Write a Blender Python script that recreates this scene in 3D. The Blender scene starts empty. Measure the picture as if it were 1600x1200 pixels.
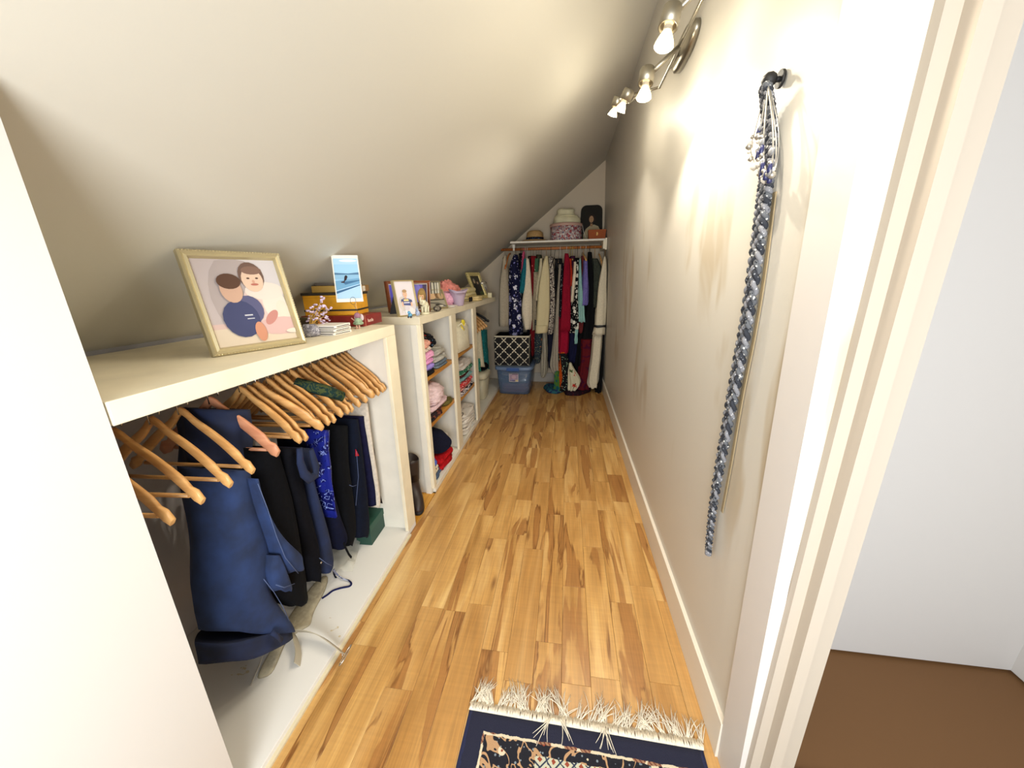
import bpy, bmesh, math, random
from mathutils import Vector, Matrix, noise
import numpy as np
SC = bpy.context.scene
COL = SC.collection
rnd = random.Random(7)

# ------------------------------------------------------------------ camera
F, CX, CY, H = 560.46, 800.0, 600.0, 1.5
def _rot():
    a, b, c = [math.radians(v) for v in (8.6813438, 16.28808811, -1.06501339)]
    ca, sa, cb, sb, cc, sc = math.cos(a), math.sin(a), math.cos(b), math.sin(b), math.cos(c), math.sin(c)
    r = np.array([[cc, -sc, 0], [sc, cc, 0], [0, 0, 1]]) @ np.array([[1, 0, 0], [0, cb, -sb], [0, sb, cb]]) @ np.array([[ca, 0, sa], [0, 1, 0], [-sa, 0, ca]])
    return np.array([r @ [1, 0, 0], r @ [0, 0, 1], r @ [0, -1, 0]])
R = _rot()
cam = bpy.data.cameras.new('camera')
cam.sensor_fit = 'HORIZONTAL'; cam.sensor_width = 36.0; cam.lens = F / 1600 * 36.0
cam.clip_start = 0.02
cam_o = bpy.data.objects.new('camera', cam); COL.objects.link(cam_o)
M3 = np.array([R @ [1, 0, 0], R @ [0, -1, 0], R @ [0, 0, -1]]).T
cam_o.matrix_world = Matrix.Translation((0, 0, H)) @ Matrix([list(r) for r in M3]).to_4x4()
SC.camera = cam_o

# ------------------------------------------------------------------ light and exposure
SC.view_settings.view_transform = 'Standard'; SC.view_settings.look = 'None'
SC.view_settings.gamma = 1.0; SC.view_settings.use_curve_mapping = False
SC.view_settings.exposure = 0.0
w = bpy.data.worlds.new('world'); SC.world = w; w.use_nodes = True
w.node_tree.nodes['Background'].inputs[0].default_value = (0.86, 0.93, 1.0, 1)
w.node_tree.nodes['Background'].inputs[1].default_value = 0.9
def area(name, loc, target, size, power, col):
    l = bpy.data.lights.new(name, 'AREA'); l.shape = 'RECTANGLE'; l.size, l.size_y = size
    l.energy = power; l.color = col
    o = bpy.data.objects.new(name, l); COL.objects.link(o); o.location = loc
    o.rotation_euler = (Vector(target) - Vector(loc)).to_track_quat('-Z', 'Y').to_euler()
    return o
area('doorway_daylight', (0.0, -1.0, 1.25), (-0.5, 2.5, 1.55), (1.0, 1.2), 74, (0.93, 0.97, 1.0))
SPOTS = []   # filled by the track lamps' builder

# ------------------------------------------------------------------ back-projection of photo pixels on to planes of the room
O3 = np.array([0, 0, H])
def ray(u, v): return R @ np.array([u - CX, v - CY, F])
def onx(u, v, x): r = ray(u, v); return Vector(O3 + r * (x / r[0]))
def ony(u, v, y): r = ray(u, v); return Vector(O3 + r * (y / r[1]))
def onz(u, v, z): r = ray(u, v); return Vector(O3 + r * ((z - H) / r[2]))
def proj(p):
    c = R.T @ (np.array(p, float) - O3); return CX + F * c[0] / c[2], CY + F * c[1] / c[2]
XR0, XL, YB = 0.531, -0.92, 5.25
LEAN = (0.531 - 0.446) / 2.92
def xr(z): return XR0 - LEAN * z
def zc(x): return 2.92 - 0.79 * (0.446 - x)      # sloped ceiling

# ------------------------------------------------------------------ materials
def srgb(c):
    return tuple(((v / 12.92) if v <= 0.04045 else ((v + 0.055) / 1.055) ** 2.4) for v in (x / 255.0 for x in c)) + (1.0,)
_mc = {}
class NT:
    def __init__(s, name):
        s.m = bpy.data.materials.new(name); s.m.use_nodes = True; s.t = s.m.node_tree
        s.b = s.t.nodes['Principled BSDF']; s.l = s.t.links.new
    def n(s, kind, **kw):
        q = s.t.nodes.new(kind)
        for k, v in kw.items():
            if k in q.inputs: q.inputs[k].default_value = v
            else: setattr(q, k, v)
        return q
    def ramp(s, fac, stops):
        q = s.t.nodes.new('ShaderNodeValToRGB'); e = q.color_ramp.elements
        while len(e) < len(stops): e.new(0.5)
        for i, (p, c) in enumerate(stops): e[i].position = p; e[i].color = c if len(c) == 4 else srgb(c)
        s.l(fac, q.inputs[0]); return q.outputs[0]
    def mix(s, fac, a, b, mode='MIX'):
        q = s.t.nodes.new('ShaderNodeMix'); q.data_type = 'RGBA'; q.blend_type = mode
        for sock, v in ((q.inputs[0], fac), (q.inputs[6], a), (q.inputs[7], b)):
            if hasattr(v, 'is_linked'): s.l(v, sock)
            elif isinstance(v, tuple): sock.default_value = v if len(v) == 4 else srgb(v)
            else: sock.default_value = v
        return q.outputs[2]
    def math(s, op, a, b=0.0, c=None):
        q = s.t.nodes.new('ShaderNodeMath'); q.operation = op
        for i, v in enumerate((a, b) if c is None else (a, b, c)):
            if hasattr(v, 'is_linked'): s.l(v, q.inputs[i])
            else: q.inputs[i].default_value = v
        return q.outputs[0]
    def coord(s, scale=(1, 1, 1), loc=(0, 0, 0), rot=(0, 0, 0), which='Object'):
        tc = s.t.nodes.new('ShaderNodeTexCoord'); mp = s.t.nodes.new('ShaderNodeMapping')
        mp.inputs['Scale'].default_value = scale; mp.inputs['Location'].default_value = loc; mp.inputs['Rotation'].default_value = rot
        s.l(tc.outputs[which], mp.inputs[0]); return mp.outputs[0]
    def bump(s, h, strength=0.3, dist=0.002):
        q = s.t.nodes.new('ShaderNodeBump'); q.inputs['Strength'].default_value = strength; q.inputs['Distance'].default_value = dist
        s.l(h, q.inputs['Height']); s.l(q.outputs[0], s.b.inputs['Normal'])
def mat(name, col, rough=0.6, metal=0.0, nz=0.0, nscale=30, bump=0.0, emit=0.0, trans=0.0, alpha=1.0, coat=0.0, sheen=0.0):
    if name in _mc: return _mc[name]
    t = NT(name); b = t.b
    c = srgb(col); b.inputs['Base Color'].default_value = c
    b.inputs['Roughness'].default_value = rough; b.inputs['Metallic'].default_value = metal
    if coat: b.inputs['Coat Weight'].default_value = coat
    if sheen: b.inputs['Sheen Weight'].default_value = sheen
    if trans: b.inputs['Transmission Weight'].default_value = trans; b.inputs['IOR'].default_value = 1.2
    if alpha < 1: b.inputs['Alpha'].default_value = alpha
    if emit: b.inputs['Emission Color'].default_value = c; b.inputs['Emission Strength'].default_value = emit
    if nz or bump:
        n = t.n('ShaderNodeTexNoise', Scale=nscale, Detail=4.0); t.l(t.coord(), n.inputs['Vector'])
        if nz:
            dk = tuple(max(0, v * (1 - nz)) for v in col); lt = tuple(min(255, v * (1 + nz)) for v in col)
            t.l(t.ramp(n.outputs[0], [(0.3, dk), (0.7, lt)]), b.inputs['Base Color'])
        if bump: t.bump(n.outputs[0], bump)
    _mc[name] = t.m; return t.m
def fabric(name, col, nz=0.12, bump=0.25):
    m = mat('fabric_' + name, col, 0.9, nz=nz, nscale=60, bump=bump); m.node_tree.nodes['Principled BSDF'].inputs['Specular IOR Level'].default_value = 0.12; return m
def patterned(name, base, layers, scale=1.0):
    """base colour with scattered printed motifs: layers = (scale, threshold, colour, squash)"""
    if name in _mc: return _mc[name]
    t = NT(name); c = srgb(base); out = None
    n0 = t.n('ShaderNodeTexNoise', Scale=40.0 * scale); t.l(t.coord(), n0.inputs['Vector'])
    out = c
    for i, L in enumerate(layers):
        sc, th, col = L[:3]; kind = L[3] if len(L) > 3 else 'v'
        v = t.coord((1, 1, 1), (i * 3.1, i * 1.7, i * 0.9))
        if kind == 'v':
            q = t.n('ShaderNodeTexVoronoi', Scale=sc * scale); q.feature = 'F1'
            ad = t.n('ShaderNodeVectorMath'); ad.operation = 'MULTIPLY_ADD'
            t.l(n0.outputs['Color'], ad.inputs[0]); ad.inputs[1].default_value = (0.6 / sc,) * 3; t.l(v, ad.inputs[2])
            t.l(ad.outputs[0], q.inputs['Vector']); f = t.math('LESS_THAN', q.outputs['Distance'], th)
        elif kind == 'n':
            q = t.n('ShaderNodeTexNoise', Scale=sc * scale, Distortion=1.5); t.l(v, q.inputs['Vector'])
            f = t.math('LESS_THAN', t.math('ABSOLUTE', t.math('SUBTRACT', q.outputs[0], 0.5)), th)
        elif kind == 's':
            q = t.n('ShaderNodeTexWave', Scale=sc * scale, Distortion=0.4); q.bands_direction = 'Z'; t.l(v, q.inputs['Vector'])
            f = t.math('LESS_THAN', q.outputs['Fac'], th)
        out = t.mix(f, out, col if len(col) == 4 else srgb(col))
    t.l(out, t.b.inputs['Base Color']); t.b.inputs['Roughness'].default_value = 0.85; t.b.inputs['Specular IOR Level'].default_value = 0.15
    _mc[name] = t.m; return t.m
def wood(name, light, dark, axis=1, rough=0.45, sc=1.0):
    if name in _mc: return _mc[name]
    t = NT(name); s = [28 * sc] * 3; s[axis] = 2.2 * sc
    n = t.n('ShaderNodeTexNoise', Scale=1.0, Detail=5.0, Distortion=0.8); t.l(t.coord(tuple(s)), n.inputs['Vector'])
    t.l(t.ramp(n.outputs[0], [(0.32, dark), (0.62, light)]), t.b.inputs['Base Color'])
    t.b.inputs['Roughness'].default_value = rough; t.bump(n.outputs[0], 0.1, 0.001); _mc[name] = t.m; return t.m

WHITE = mat('white_paint', (226, 220, 206), 0.5, nz=0.02, nscale=9)
TRIM = mat('trim_paint', (222, 212, 196), 0.42)
CREAM = mat('cream_paint', (228, 218, 192), 0.5, nz=0.03, nscale=7)
CHROME = mat('brushed_nickel', (160, 154, 140), 0.36, 1.0)
STEEL = mat('hook_steel', (200, 196, 188), 0.25, 1.0)
BLACK = mat('black', (16, 15, 16), 0.6)
HANGW = wood('hanger_beech', (214, 166, 104), (186, 134, 76), 0, 0.38)
HANGP = wood('hanger_cedar', (206, 148, 112), (180, 118, 86), 0, 0.4)
PINE = wood('pine_board', (196, 140, 62), (164, 106, 38), 1, 0.5)
RODW = wood('rod_wood', (188, 112, 48), (160, 88, 34), 0, 0.5)

def wall_mat():
    t = NT('wall_paint')
    n1 = t.n('ShaderNodeTexNoise', Scale=1.0, Detail=3.0, Distortion=0.6); t.l(t.coord((3.0, 3.0, 0.9)), n1.inputs['Vector'])
    n2 = t.n('ShaderNodeTexNoise', Scale=1.0, Detail=2.0); t.l(t.coord((9.0, 9.0, 1.8), (3, 1, 0)), n2.inputs['Vector'])
    f = t.math('MULTIPLY', t.ramp(n1.outputs[0], [(0.52, (0, 0, 0, 1)), (0.60, (1, 1, 1, 1))]), t.ramp(n2.outputs[0], [(0.46, (0, 0, 0, 1)), (0.56, (1, 1, 1, 1))]))
    sx = t.n('ShaderNodeSeparateXYZ'); tc = t.n('ShaderNodeNewGeometry'); t.l(tc.outputs['Position'], sx.inputs[0])
    # touched-up paint sits in a band at hand height
    band = t.ramp(t.math('MULTIPLY', sx.outputs[2], 0.4), [(0.22, (0, 0, 0, 1)), (0.34, (1, 1, 1, 1)), (0.62, (1, 1, 1, 1)), (0.8, (0, 0, 0, 1))])
    f = t.math('MULTIPLY', t.math('MULTIPLY', f, band), 0.8)
    t.l(t.mix(f, (204, 199, 188), (182, 168, 144)), t.b.inputs['Base Color'])
    t.b.inputs['Roughness'].default_value = 0.42
    n3 = t.n('ShaderNodeTexNoise', Scale=120.0); t.l(t.coord(), n3.inputs['Vector']); t.bump(n3.outputs[0], 0.08, 0.001)
    return t.m
WALL = wall_mat()
CEIL = mat('ceiling_paint', (204, 200, 188), 0.65, bump=0.05, nscale=140)

def plank_mat():
    t = NT('maple_plank')
    g = t.n('ShaderNodeNewGeometry'); oi = t.n('ShaderNodeObjectInfo')
    off = t.n('ShaderNodeVectorMath'); off.operation = 'SCALE'; off.inputs[0].default_value = (37.0, 53.0, 11.0)
    t.l(oi.outputs['Random'], off.inputs['Scale'])
    add = t.n('ShaderNodeVectorMath'); add.operation = 'ADD'; t.l(g.outputs['Position'], add.inputs[0]); t.l(off.outputs[0], add.inputs[1])
    def tex(scale, kind='ShaderNodeTexNoise', **kw):
        m = t.n('ShaderNodeMapping'); m.inputs['Scale'].default_value = scale; t.l(add.outputs[0], m.inputs[0])
        q = t.n(kind, **kw); t.l(m.outputs[0], q.inputs['Vector']); return q
    r = oi.outputs['Random']
    n1 = tex((9, 1.1, 1), Scale=1.0, Detail=3.0, Distortion=0.9)
    base = t.ramp(n1.outputs[0], [(0.30, (158, 118, 64)), (0.5, (194, 153, 92)), (0.72, (216, 182, 124))])
    r2 = t.math('FRACT', t.math('MULTIPLY', r, 7.31)); r3 = t.math('FRACT', t.math('MULTIPLY', r, 17.7))
    base = t.mix(t.math('MULTIPLY', t.math('POWER', r2, 1.6), 0.62), base, (162, 118, 64))
    # heartwood streaks with dark margins, on some boards only
    n2 = tex((8, 0.8, 1), Scale=1.0, Detail=4.0, Distortion=1.6)
    d = t.math('SUBTRACT', n2.outputs[0], 0.5)
    amt = t.math('GREATER_THAN', r3, 0.35)
    heart = t.ramp(n2.outputs[0], [(0.53, (0, 0, 0, 1)), (0.57, (1, 1, 1, 1))])
    base = t.mix(t.math('MULTIPLY', t.math('MULTIPLY', heart, amt), 0.8), base, (150, 104, 56))
    line = t.ramp(t.math('ABSOLUTE', t.math('SUBTRACT', n2.outputs[0], 0.555)), [(0.0, (1, 1, 1, 1)), (0.026, (0, 0, 0, 1))])
    n4 = tex((14, 2.5, 1), Scale=1.0, Detail=2.0)
    line = t.math('MULTIPLY', t.math('MULTIPLY', line, amt), t.ramp(n4.outputs[0], [(0.42, (0, 0, 0, 1)), (0.58, (1, 1, 1, 1))]))
    base = t.mix(t.math('MULTIPLY', line, 0.85), base, (104, 62, 28))
    # knots
    v = tex((7.5, 2.1, 1), 'ShaderNodeTexVoronoi', Scale=1.0)
    kn = t.ramp(v.outputs['Distance'], [(0.0, (1, 1, 1, 1)), (0.035, (0.75, 0.75, 0.75, 1)), (0.13, (0, 0, 0, 1))])
    sep = t.n('ShaderNodeSeparateColor'); t.l(v.outputs['Color'], sep.inputs[0])
    kn = t.math('MULTIPLY', kn, t.math('GREATER_THAN', sep.outputs[0], 0.72))
    base = t.mix(t.math('MULTIPLY', kn, 0.85), base, (96, 54, 24))
    # fine grain and cross figure
    n5 = tex((190, 5, 1), Scale=1.0, Detail=2.0); n6 = tex((5, 90, 1), Scale=1.0, Detail=1.0)
    base = t.mix(0.16, base, t.ramp(n5.outputs[0], [(0.3, (120, 80, 40)), (0.7, (255, 232, 190))]), 'OVERLAY')
    base = t.mix(0.05, base, t.ramp(n6.outputs[0], [(0.3, (110, 80, 50)), (0.7, (255, 240, 210))]), 'OVERLAY')
    t.l(base, t.b.inputs['Base Color']); t.b.inputs['Roughness'].default_value = 0.34
    return t.m
PLANK = plank_mat()

# ------------------------------------------------------------------ objects
def tag(o, label=None, cat=None, group=None, kind=None):
    if label: o['label'] = label
    if cat: o['category'] = cat
    if group: o['group'] = group
    if kind: o['kind'] = kind
    return o
def link(name, me, parent=None, loc=None):
    o = bpy.data.objects.new(name, me); COL.objects.link(o)
    if loc is not None: o.location = loc
    if parent is not None: o.parent = parent
    return o
def empty(name, loc=(0, 0, 0), label=None, cat=None, group=None, rz=0):
    o = link(name, None, loc=loc); o.empty_display_size = 0.05; o.rotation_euler.z = rz
    return tag(o, label, cat, group)
class B:
    """collects shapes into one mesh; world coordinates unless an origin is given"""
    def __init__(s): s.bm = bmesh.new(); s.mats = []; s.cur = 0; s.col = None
    def m(s, material):
        if material not in s.mats: s.mats.append(material)
        s.cur = s.mats.index(material); return s
    def _faces(s, fs, smooth=False):
        for f in fs: f.material_index = s.cur; f.smooth = smooth
    def box(s, a, b, bev=0.0, mtx=None):
        a, b = Vector(a), Vector(b)
        vs = [s.bm.verts.new((x, y, z)) for x in (a.x, b.x) for y in (a.y, b.y) for z in (a.z, b.z)]
        fs = [s.bm.faces.new([vs[i] for i in q]) for q in ((0, 1, 3, 2), (4, 6, 7, 5), (0, 4, 5, 1), (2, 3, 7, 6), (0, 2, 6, 4), (1, 5, 7, 3))]
        s._faces(fs)
        if bev:
            es = set(e for f in fs for e in f.edges)
            r = bmesh.ops.bevel(s.bm, geom=list(es), offset=bev, segments=2, affect='EDGES', profile=0.6)
            s._faces(r['faces']); vs = list(set(v for f in list(r['faces']) + [g for g in fs if g.is_valid] for v in f.verts))
        if mtx is not None:
            for v in vs: v.co = mtx @ v.co
        return s
    def poly(s, pts, thick=None, n=None):
        vs = [s.bm.verts.new(p) for p in pts]; f = s.bm.faces.new(vs); fs = [f]
        if thick:
            f.normal_update(); d = (Vector(n) if n else f.normal) * thick
            v2 = [s.bm.verts.new(v.co + d) for v in vs]; fs.append(s.bm.faces.new(v2[::-1]))
            for i in range(len(vs)):
                j = (i + 1) % len(vs); fs.append(s.bm.faces.new((vs[j], vs[i], v2[i], v2[j])))
        s._faces(fs); return s
    def rings(s, rings, cap=True, smooth=True, closed=True):
        R_ = [[s.bm.verts.new(p) for p in r] for r in rings]; fs = []
        n = len(R_[0])
        for a, b in zip(R_, R_[1:]):
            for i in range(n if closed else n - 1):
                j = (i + 1) % n
                try: fs.append(s.bm.faces.new((a[i], a[j], b[j], b[i])))
                except ValueError: pass
        s._faces(fs, smooth)
        if cap:
            for r in (R_[0][::-1], R_[-1]):
                try: f = s.bm.faces.new(r); s._faces([f], False)
                except ValueError: pass
        return s
    def tube(s, pts, r, seg=8, flat=1.0, up=None, cap=True):
        pts = [Vector(p) for p in pts]; rs = r if isinstance(r, (list, tuple)) else [r] * len(pts)
        rings = []; prev = None
        for i, p in enumerate(pts):
            d = (pts[min(i + 1, len(pts) - 1)] - pts[max(i - 1, 0)])
            if d.length < 1e-9: d = Vector((0, 0, 1))
            d.normalize()
            u = prev if prev is not None else (Vector(up) if up else (Vector((0, 0, 1)) if abs(d.z) < 0.9 else Vector((1, 0, 0))))
            u = (u - d * u.dot(d)); u = u.normalized() if u.length > 1e-6 else d.orthogonal().normalized()
            prev = u; v = d.cross(u)
            rings.append([p + (u * math.cos(t) * flat + v * math.sin(t)) * rs[i] for t in (2 * math.pi * k / seg for k in range(seg))])
        return s.rings(rings, cap)
    def lathe(s, c, prof, seg=24, axis=None, sx=1.0, sy=1.0, cap=True):
        c = Vector(c); q = Vector(axis).normalized().to_track_quat('Z', 'Y') if axis is not None else None
        rg = []
        for r, z in prof:
            ring = [Vector((r * math.cos(t) * sx, r * math.sin(t) * sy, z)) for t in (2 * math.pi * k / seg for k in range(seg))]
            rg.append([c + (q @ p if q else p) for p in ring])
        return s.rings(rg, cap)
    def ball(s, c, r, sub=2, sx=1, sy=1, sz=1, mtx=None):
        m = Matrix.Translation(Vector(c)) @ (mtx.to_4x4() if mtx is not None else Matrix()) @ Matrix.Diagonal((r * sx, r * sy, r * sz, 1))
        g = bmesh.ops.create_icosphere(s.bm, subdivisions=sub, radius=1.0, matrix=m)
        s._faces(set(f for v in g['verts'] for f in v.link_faces), True); return s
    def done(s, name, material=None, parent=None, origin=None, label=None, cat=None, group=None, kind=None, normals=True):
        if material is not None: s.mats = [material]
        if normals: bmesh.ops.recalc_face_normals(s.bm, faces=s.bm.faces)
        if origin is None and parent is None and len(s.bm.verts):
            xs = [v.co for v in s.bm.verts]
            origin = Vector(((min(v.x for v in xs) + max(v.x for v in xs)) / 2, (min(v.y for v in xs) + max(v.y for v in xs)) / 2, min(v.z for v in xs)))
        off = Vector(origin) if origin is not None else Vector((0, 0, 0))
        if parent is not None:
            pm = parent.matrix_basis if parent.parent is None else parent.parent.matrix_basis @ parent.matrix_basis
            base = pm.inverted()
            for v in s.bm.verts: v.co = base @ v.co
        else:
            for v in s.bm.verts: v.co = v.co - off
        me = bpy.data.meshes.new(name); s.bm.to_mesh(me); s.bm.free()
        for mm in s.mats: me.materials.append(mm)
        o = link(name, me, parent, None if parent is not None else off)
        return tag(o, label, cat, group, kind)
def struct(name, b, m, parent=None): return b.done(name, m, parent, kind='structure')

# ================================================================== THE SETTING
floor = B().box((-1.7, -1.4, -0.06), (1.9, YB + 0.1, -0.012)).done('floor', mat('subfloor', (120, 84, 48), 0.7), kind='structure')
# planks: real tongue-and-groove strips, one object each, sharing a few meshes
def plank_mesh(wd, ln):
    b = B(); b.box((0, 0, -0.011), (wd, ln, 0), 0.0009); me = bpy.data.meshes.new('plank'); b.bm.to_mesh(me); b.bm.free(); me.materials.append(PLANK); return me
PW = 0.112; bounds = [XL + 0.0]
x = 0.24 - PW * 10
while x < XR0 - 0.01:
    bounds.append(x); x += PW
bounds.append(XR0 + 0.01)
cache = {}
lens = [0.36, 0.46, 0.58, 0.72, 0.88]
for i in range(len(bounds) - 1):
    y = -1.35 - rnd.random() * 0.4; wd = bounds[i + 1] - bounds[i]
    while y < YB:
        ln = rnd.choice(lens) if i not in (0,) else 0.88
        key = (round(wd, 3), ln)
        if key not in cache: cache[key] = plank_mesh(wd - 0.0008, ln - 0.0008)
        if y + ln > -1.3 and y < YB - 0.03:
            o = link('plank', cache[key], floor, Vector((bounds[i] + 0.0004, y, rnd.uniform(-0.0004, 0.0)))); o.location -= floor.location
        y += ln
# hall floor beyond the doorway and the old floor in the gap between the closet units
struct('trim_1', B().box((XL - 0.75, 1.85, -0.02), (XL - 0.001, 2.19, 0.004)), wood('old_floor_wood', (206, 150, 56), (178, 118, 34), 1, 0.5))
struct('trim_2', B().box((XR0 + 0.012, -1.3, -0.02), (1.7, 0.86, 0.0)), mat('hall_floor', (168, 150, 128), 0.6, nz=0.05))

# right wall leans in slightly; it stops at the doorway
def leanbox(b, y0, y1, z0, z1, th=0.09, off=0.0):
    a = [Vector((xr(z) + off, y, z)) for y, z in ((y0, z0), (y1, z0), (y1, z1), (y0, z1))]
    b.poly(a, th, (1, 0, 0)); return b
YD = 0.752
wb = B(); leanbox(wb, YD, YB + 0.1, 0.0, 2.98); leanbox(wb, -1.4, YD, 2.08, 2.98)
wall_right = struct('wall_right', wb, WALL)
struct('wall_back', B().poly([(-1.75, YB, 0), (0.56, YB, 0), (0.46, YB, 3.0), (-1.75, YB, 3.0)], 0.1, (0, 1, 0)), mat('back_wall_paint', (196, 180, 156), 0.7))
struct('ceiling', B().poly([(0.60, -1.4, zc(0.60)), (0.60, YB + 0.1, zc(0.60)), (-1.95, YB + 0.1, zc(-1.95)), (-1.95, -1.4, zc(-1.95))], 0.08, (-0.62, 0, 0.78)), CEIL)
struct('wall_left', B().box((-1.78, 0.60, 0.0), (-1.62, YB, 1.32)), mat('knee_wall_paint', (150, 148, 150), 0.8))
struct('wall_front', B().box((-1.62, -1.4, 0.0), (XL, 0.555, zc(XL) - 0.0)), mat('plain_wall', (206, 202, 196), 0.5))
struct('wall_hall', B().box((1.75, -1.4, 0.0), (1.85, 1.4, 2.98)), mat('hall_paint', (206, 202, 198), 0.7))
struct('wall_hall_end', B().box((XR0 + 0.1, 1.3, 0.0), (1.75, 1.4, 2.98)), mat('hall_paint', (206, 202, 198), 0.7))
struct('ceiling_hall', B().box((XR0 + 0.1, -1.4, 2.5), (1.75, 1.3, 2.56)), CEIL)
# baseboards
struct('baseboard_right', B().box((XR0 - 0.02, 0.862, 0.0), (XR0 + 0.002, YB, 0.15), 0.002), TRIM)
struct('baseboard_back', B().box((-0.92, YB - 0.016, 0.0), (XR0 - 0.02, YB, 0.14), 0.002), mat('back_baseboard', (170, 162, 150), 0.5))
# door casing and jamb
cz = B(); leanbox(cz, YD - 0.002, 0.862, 0.0, 2.16, 0.03, -0.012); leanbox(cz, -1.4, YD, 2.06, 2.16, 0.03, -0.012)
struct('trim_3', cz, mat('casing_paint', (208, 202, 196), 0.45))
jb = B(); jb.box((XR0 - 0.004, YD - 0.02, 0), (XR0 + 0.1, YD, 2.06)); jb.box((XR0 + 0.02, YD - 0.05, 0), (XR0 + 0.045, YD - 0.02, 2.06))
struct('door_1', jb, mat('jamb_paint', (180, 168, 152), 0.5))

# ================================================================== CLOSET UNITS
XB = -1.60
c1 = empty('closet_unit', (XL - 0.3, 1.25, 0), 'low white painted closet unit full of wooden hangers and dark trousers', 'closet')
C1Y0, C1Y1, T1 = 0.56, 1.84, 1.275
B().box((XB, C1Y0, 1.222), (XL, C1Y1, T1), 0.003).done('top', CREAM, c1)
B().box((XB, 1.765, 0.03), (XL - 0.022, C1Y1, 1.222)).done('end_panel', WHITE, c1)
B().box((XL - 0.02, 1.735, 0.0305), (XL, C1Y1, 1.222), 0.002).done('face_post', CREAM, c1)
B().box((XB, C1Y0, 0.0), (XL, C1Y1, 0.03), 0.002).done('bottom', patterned('scuffed_white', (222, 218, 210), [(3.2, .055, (206, 192, 160)), (5.1, .035, (200, 184, 150))]), c1)
B().box((XB - 0.015, C1Y0, 0.03), (XB, C1Y1, 1.222)).done('back_panel', mat('closet_inside', (190, 184, 184), 0.7), c1)
B().box((XL - 0.001, C1Y0, 0.0), (XL + 0.014, C1Y1 - 0.1, 0.012), 0.002).done('edge_strip', mat('edge_strip', (206, 194, 164), 0.5), c1)
B().tube([(-1.17, C1Y0 + 0.01, 1.165), (-1.17, 1.764, 1.165)], 0.015, 12).done('rod', RODW, c1)

c2 = empty('open_shelf_unit', (XL - 0.3, 3.4, 0), 'long low white open shelf unit with pine shelves of folded clothes', 'shelf unit')
Y2, T2 = 2.19, 1.28
B().box((XB, Y2, T2 - 0.05), (XL, 4.73, T2), 0.003).done('top', CREAM, c2)
B().box((XB, Y2, 0.0), (XL - 0.02, Y2 + 0.02, T2 - 0.05)).done('end_panel', WHITE, c2)
B().box((XL - 0.062, Y2 - 0.012, 0.0), (XL - 0.021, Y2, T2 - 0.05)).done('batten', WHITE, c2)
for a, b_ in ((Y2, Y2 + 0.045), (2.83, 2.955), (3.53, 3.66)):
    B().box((XL - 0.02, a, 0.0402), (XL, b_, T2 - 0.0502), 0.002).done('face_post', CREAM, c2)
for a, b_ in ((2.88, 2.90), (3.585, 3.605)):
    B().box((XB, a, 0.04), (XL - 0.02, b_, T2 - 0.05)).done('divider', WHITE, c2)
B().box((XB, Y2 + 0.02, 0.0), (XL, 5.2, 0.04), 0.002).done('bottom', WHITE, c2)
B().box((XB - 0.012, Y2, 0.04), (XB, 4.73, T2 - 0.05)).done('back_panel', mat('unit_back', (176, 168, 160), 0.7), c2)
SH = {}
for k, (a, b_, zs) in enumerate(((Y2 + 0.02, 2.88, (0.855, 0.508)), (2.90, 3.585, (0.862, 0.452)))):
    for z in zs:
        B().box((XB, a, z - 0.028), (XL - 0.022, b_, z), 0.002).done('shelf', PINE, c2)
B().tube([(-1.18, 3.61, 1.165), (-1.18, 4.72, 1.165)], 0.014, 10).done('rod', RODW, c2)
#%%PART2
# ================================================================== HELPERS FOR CLOTH, PRINTS AND FRAMES
def _smooth(rows, n):
    out = []
    for k in range(n):
        t = k / (n - 1) * (len(rows) - 1); i = min(int(t), len(rows) - 2); f = t - i
        out.append([rows[i][j] * (1 - f) + rows[i + 1][j] * f for j in range(len(rows[0]))])
    for _ in range(2):
        out = [out[0]] + [[(out[i - 1][j] + 2 * out[i][j] + out[i + 1][j]) / 4 for j in range(len(out[0]))] for i in range(1, n - 1)] + [out[-1]]
    return out
def drape(b, rows, plane, val, depth, folds=5, amp=0.012, seg=40, n=20, seed=0, taper=None, flat=0.0):
    """hanging cloth: a closed, folded tube whose front outline runs through the given points of a vertical plane"""
    rs = random.Random(seed); ph = rs.random() * 6; rows = [list(r) if len(r) == 4 else [r[1], r[0], r[2], r[0]] for r in rows]
    rows = _smooth(rows, n); rings = []
    back = Vector((0, 1, 0)) if plane == 'y' else Vector((-1, 0, 0))
    fn = ony if plane == 'y' else onx
    vv = val + depth * 0.3 if plane == 'y' else val - depth * 0.2
    for i, (ul, vl, ur, vr) in enumerate(rows):
        t = i / (n - 1); L, R_ = fn(ul, vl, vv), fn(ur, vr, vv); dp = depth * (taper(t) if taper else 1.0)
        c0 = (L + R_) / 2; c = c0 + back * (dp - (vv - val if plane == 'y' else val - vv)); hw = (R_ - L) / 2
        ring = []; w_ = max(hw.length, 1e-4)
        for k in range(seg):
            th = 2 * math.pi * k / seg; cs, sn = math.cos(th), math.sin(th)
            px = math.copysign(abs(cs) ** 0.65, cs); py = math.copysign(abs(sn) ** 0.8, sn)
            fo = amp * (0.25 + 0.75 * t) * math.sin(folds * th + ph + 1.5 * math.sin(3 * t + ph)) * min(1.0, w_ / 0.03)
            fo += amp * 0.5 * noise.noise(Vector((cs * 2 + seed, sn * 2, t * 5)))
            p = c + hw * px * (1 + fo / w_ * 0.7) * (1 - .6 * max(0.0, py)) + back * py * dp * (1 + fo / max(dp, .01) * 0.8)
            p.z += 0.006 * math.sin(5 * th + ph) * t + 0.004 * noise.noise(Vector((k * .3, seed, 1)))
            ring.append(p)
        rings.append(ring)
    b.rings(rings); return b
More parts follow.
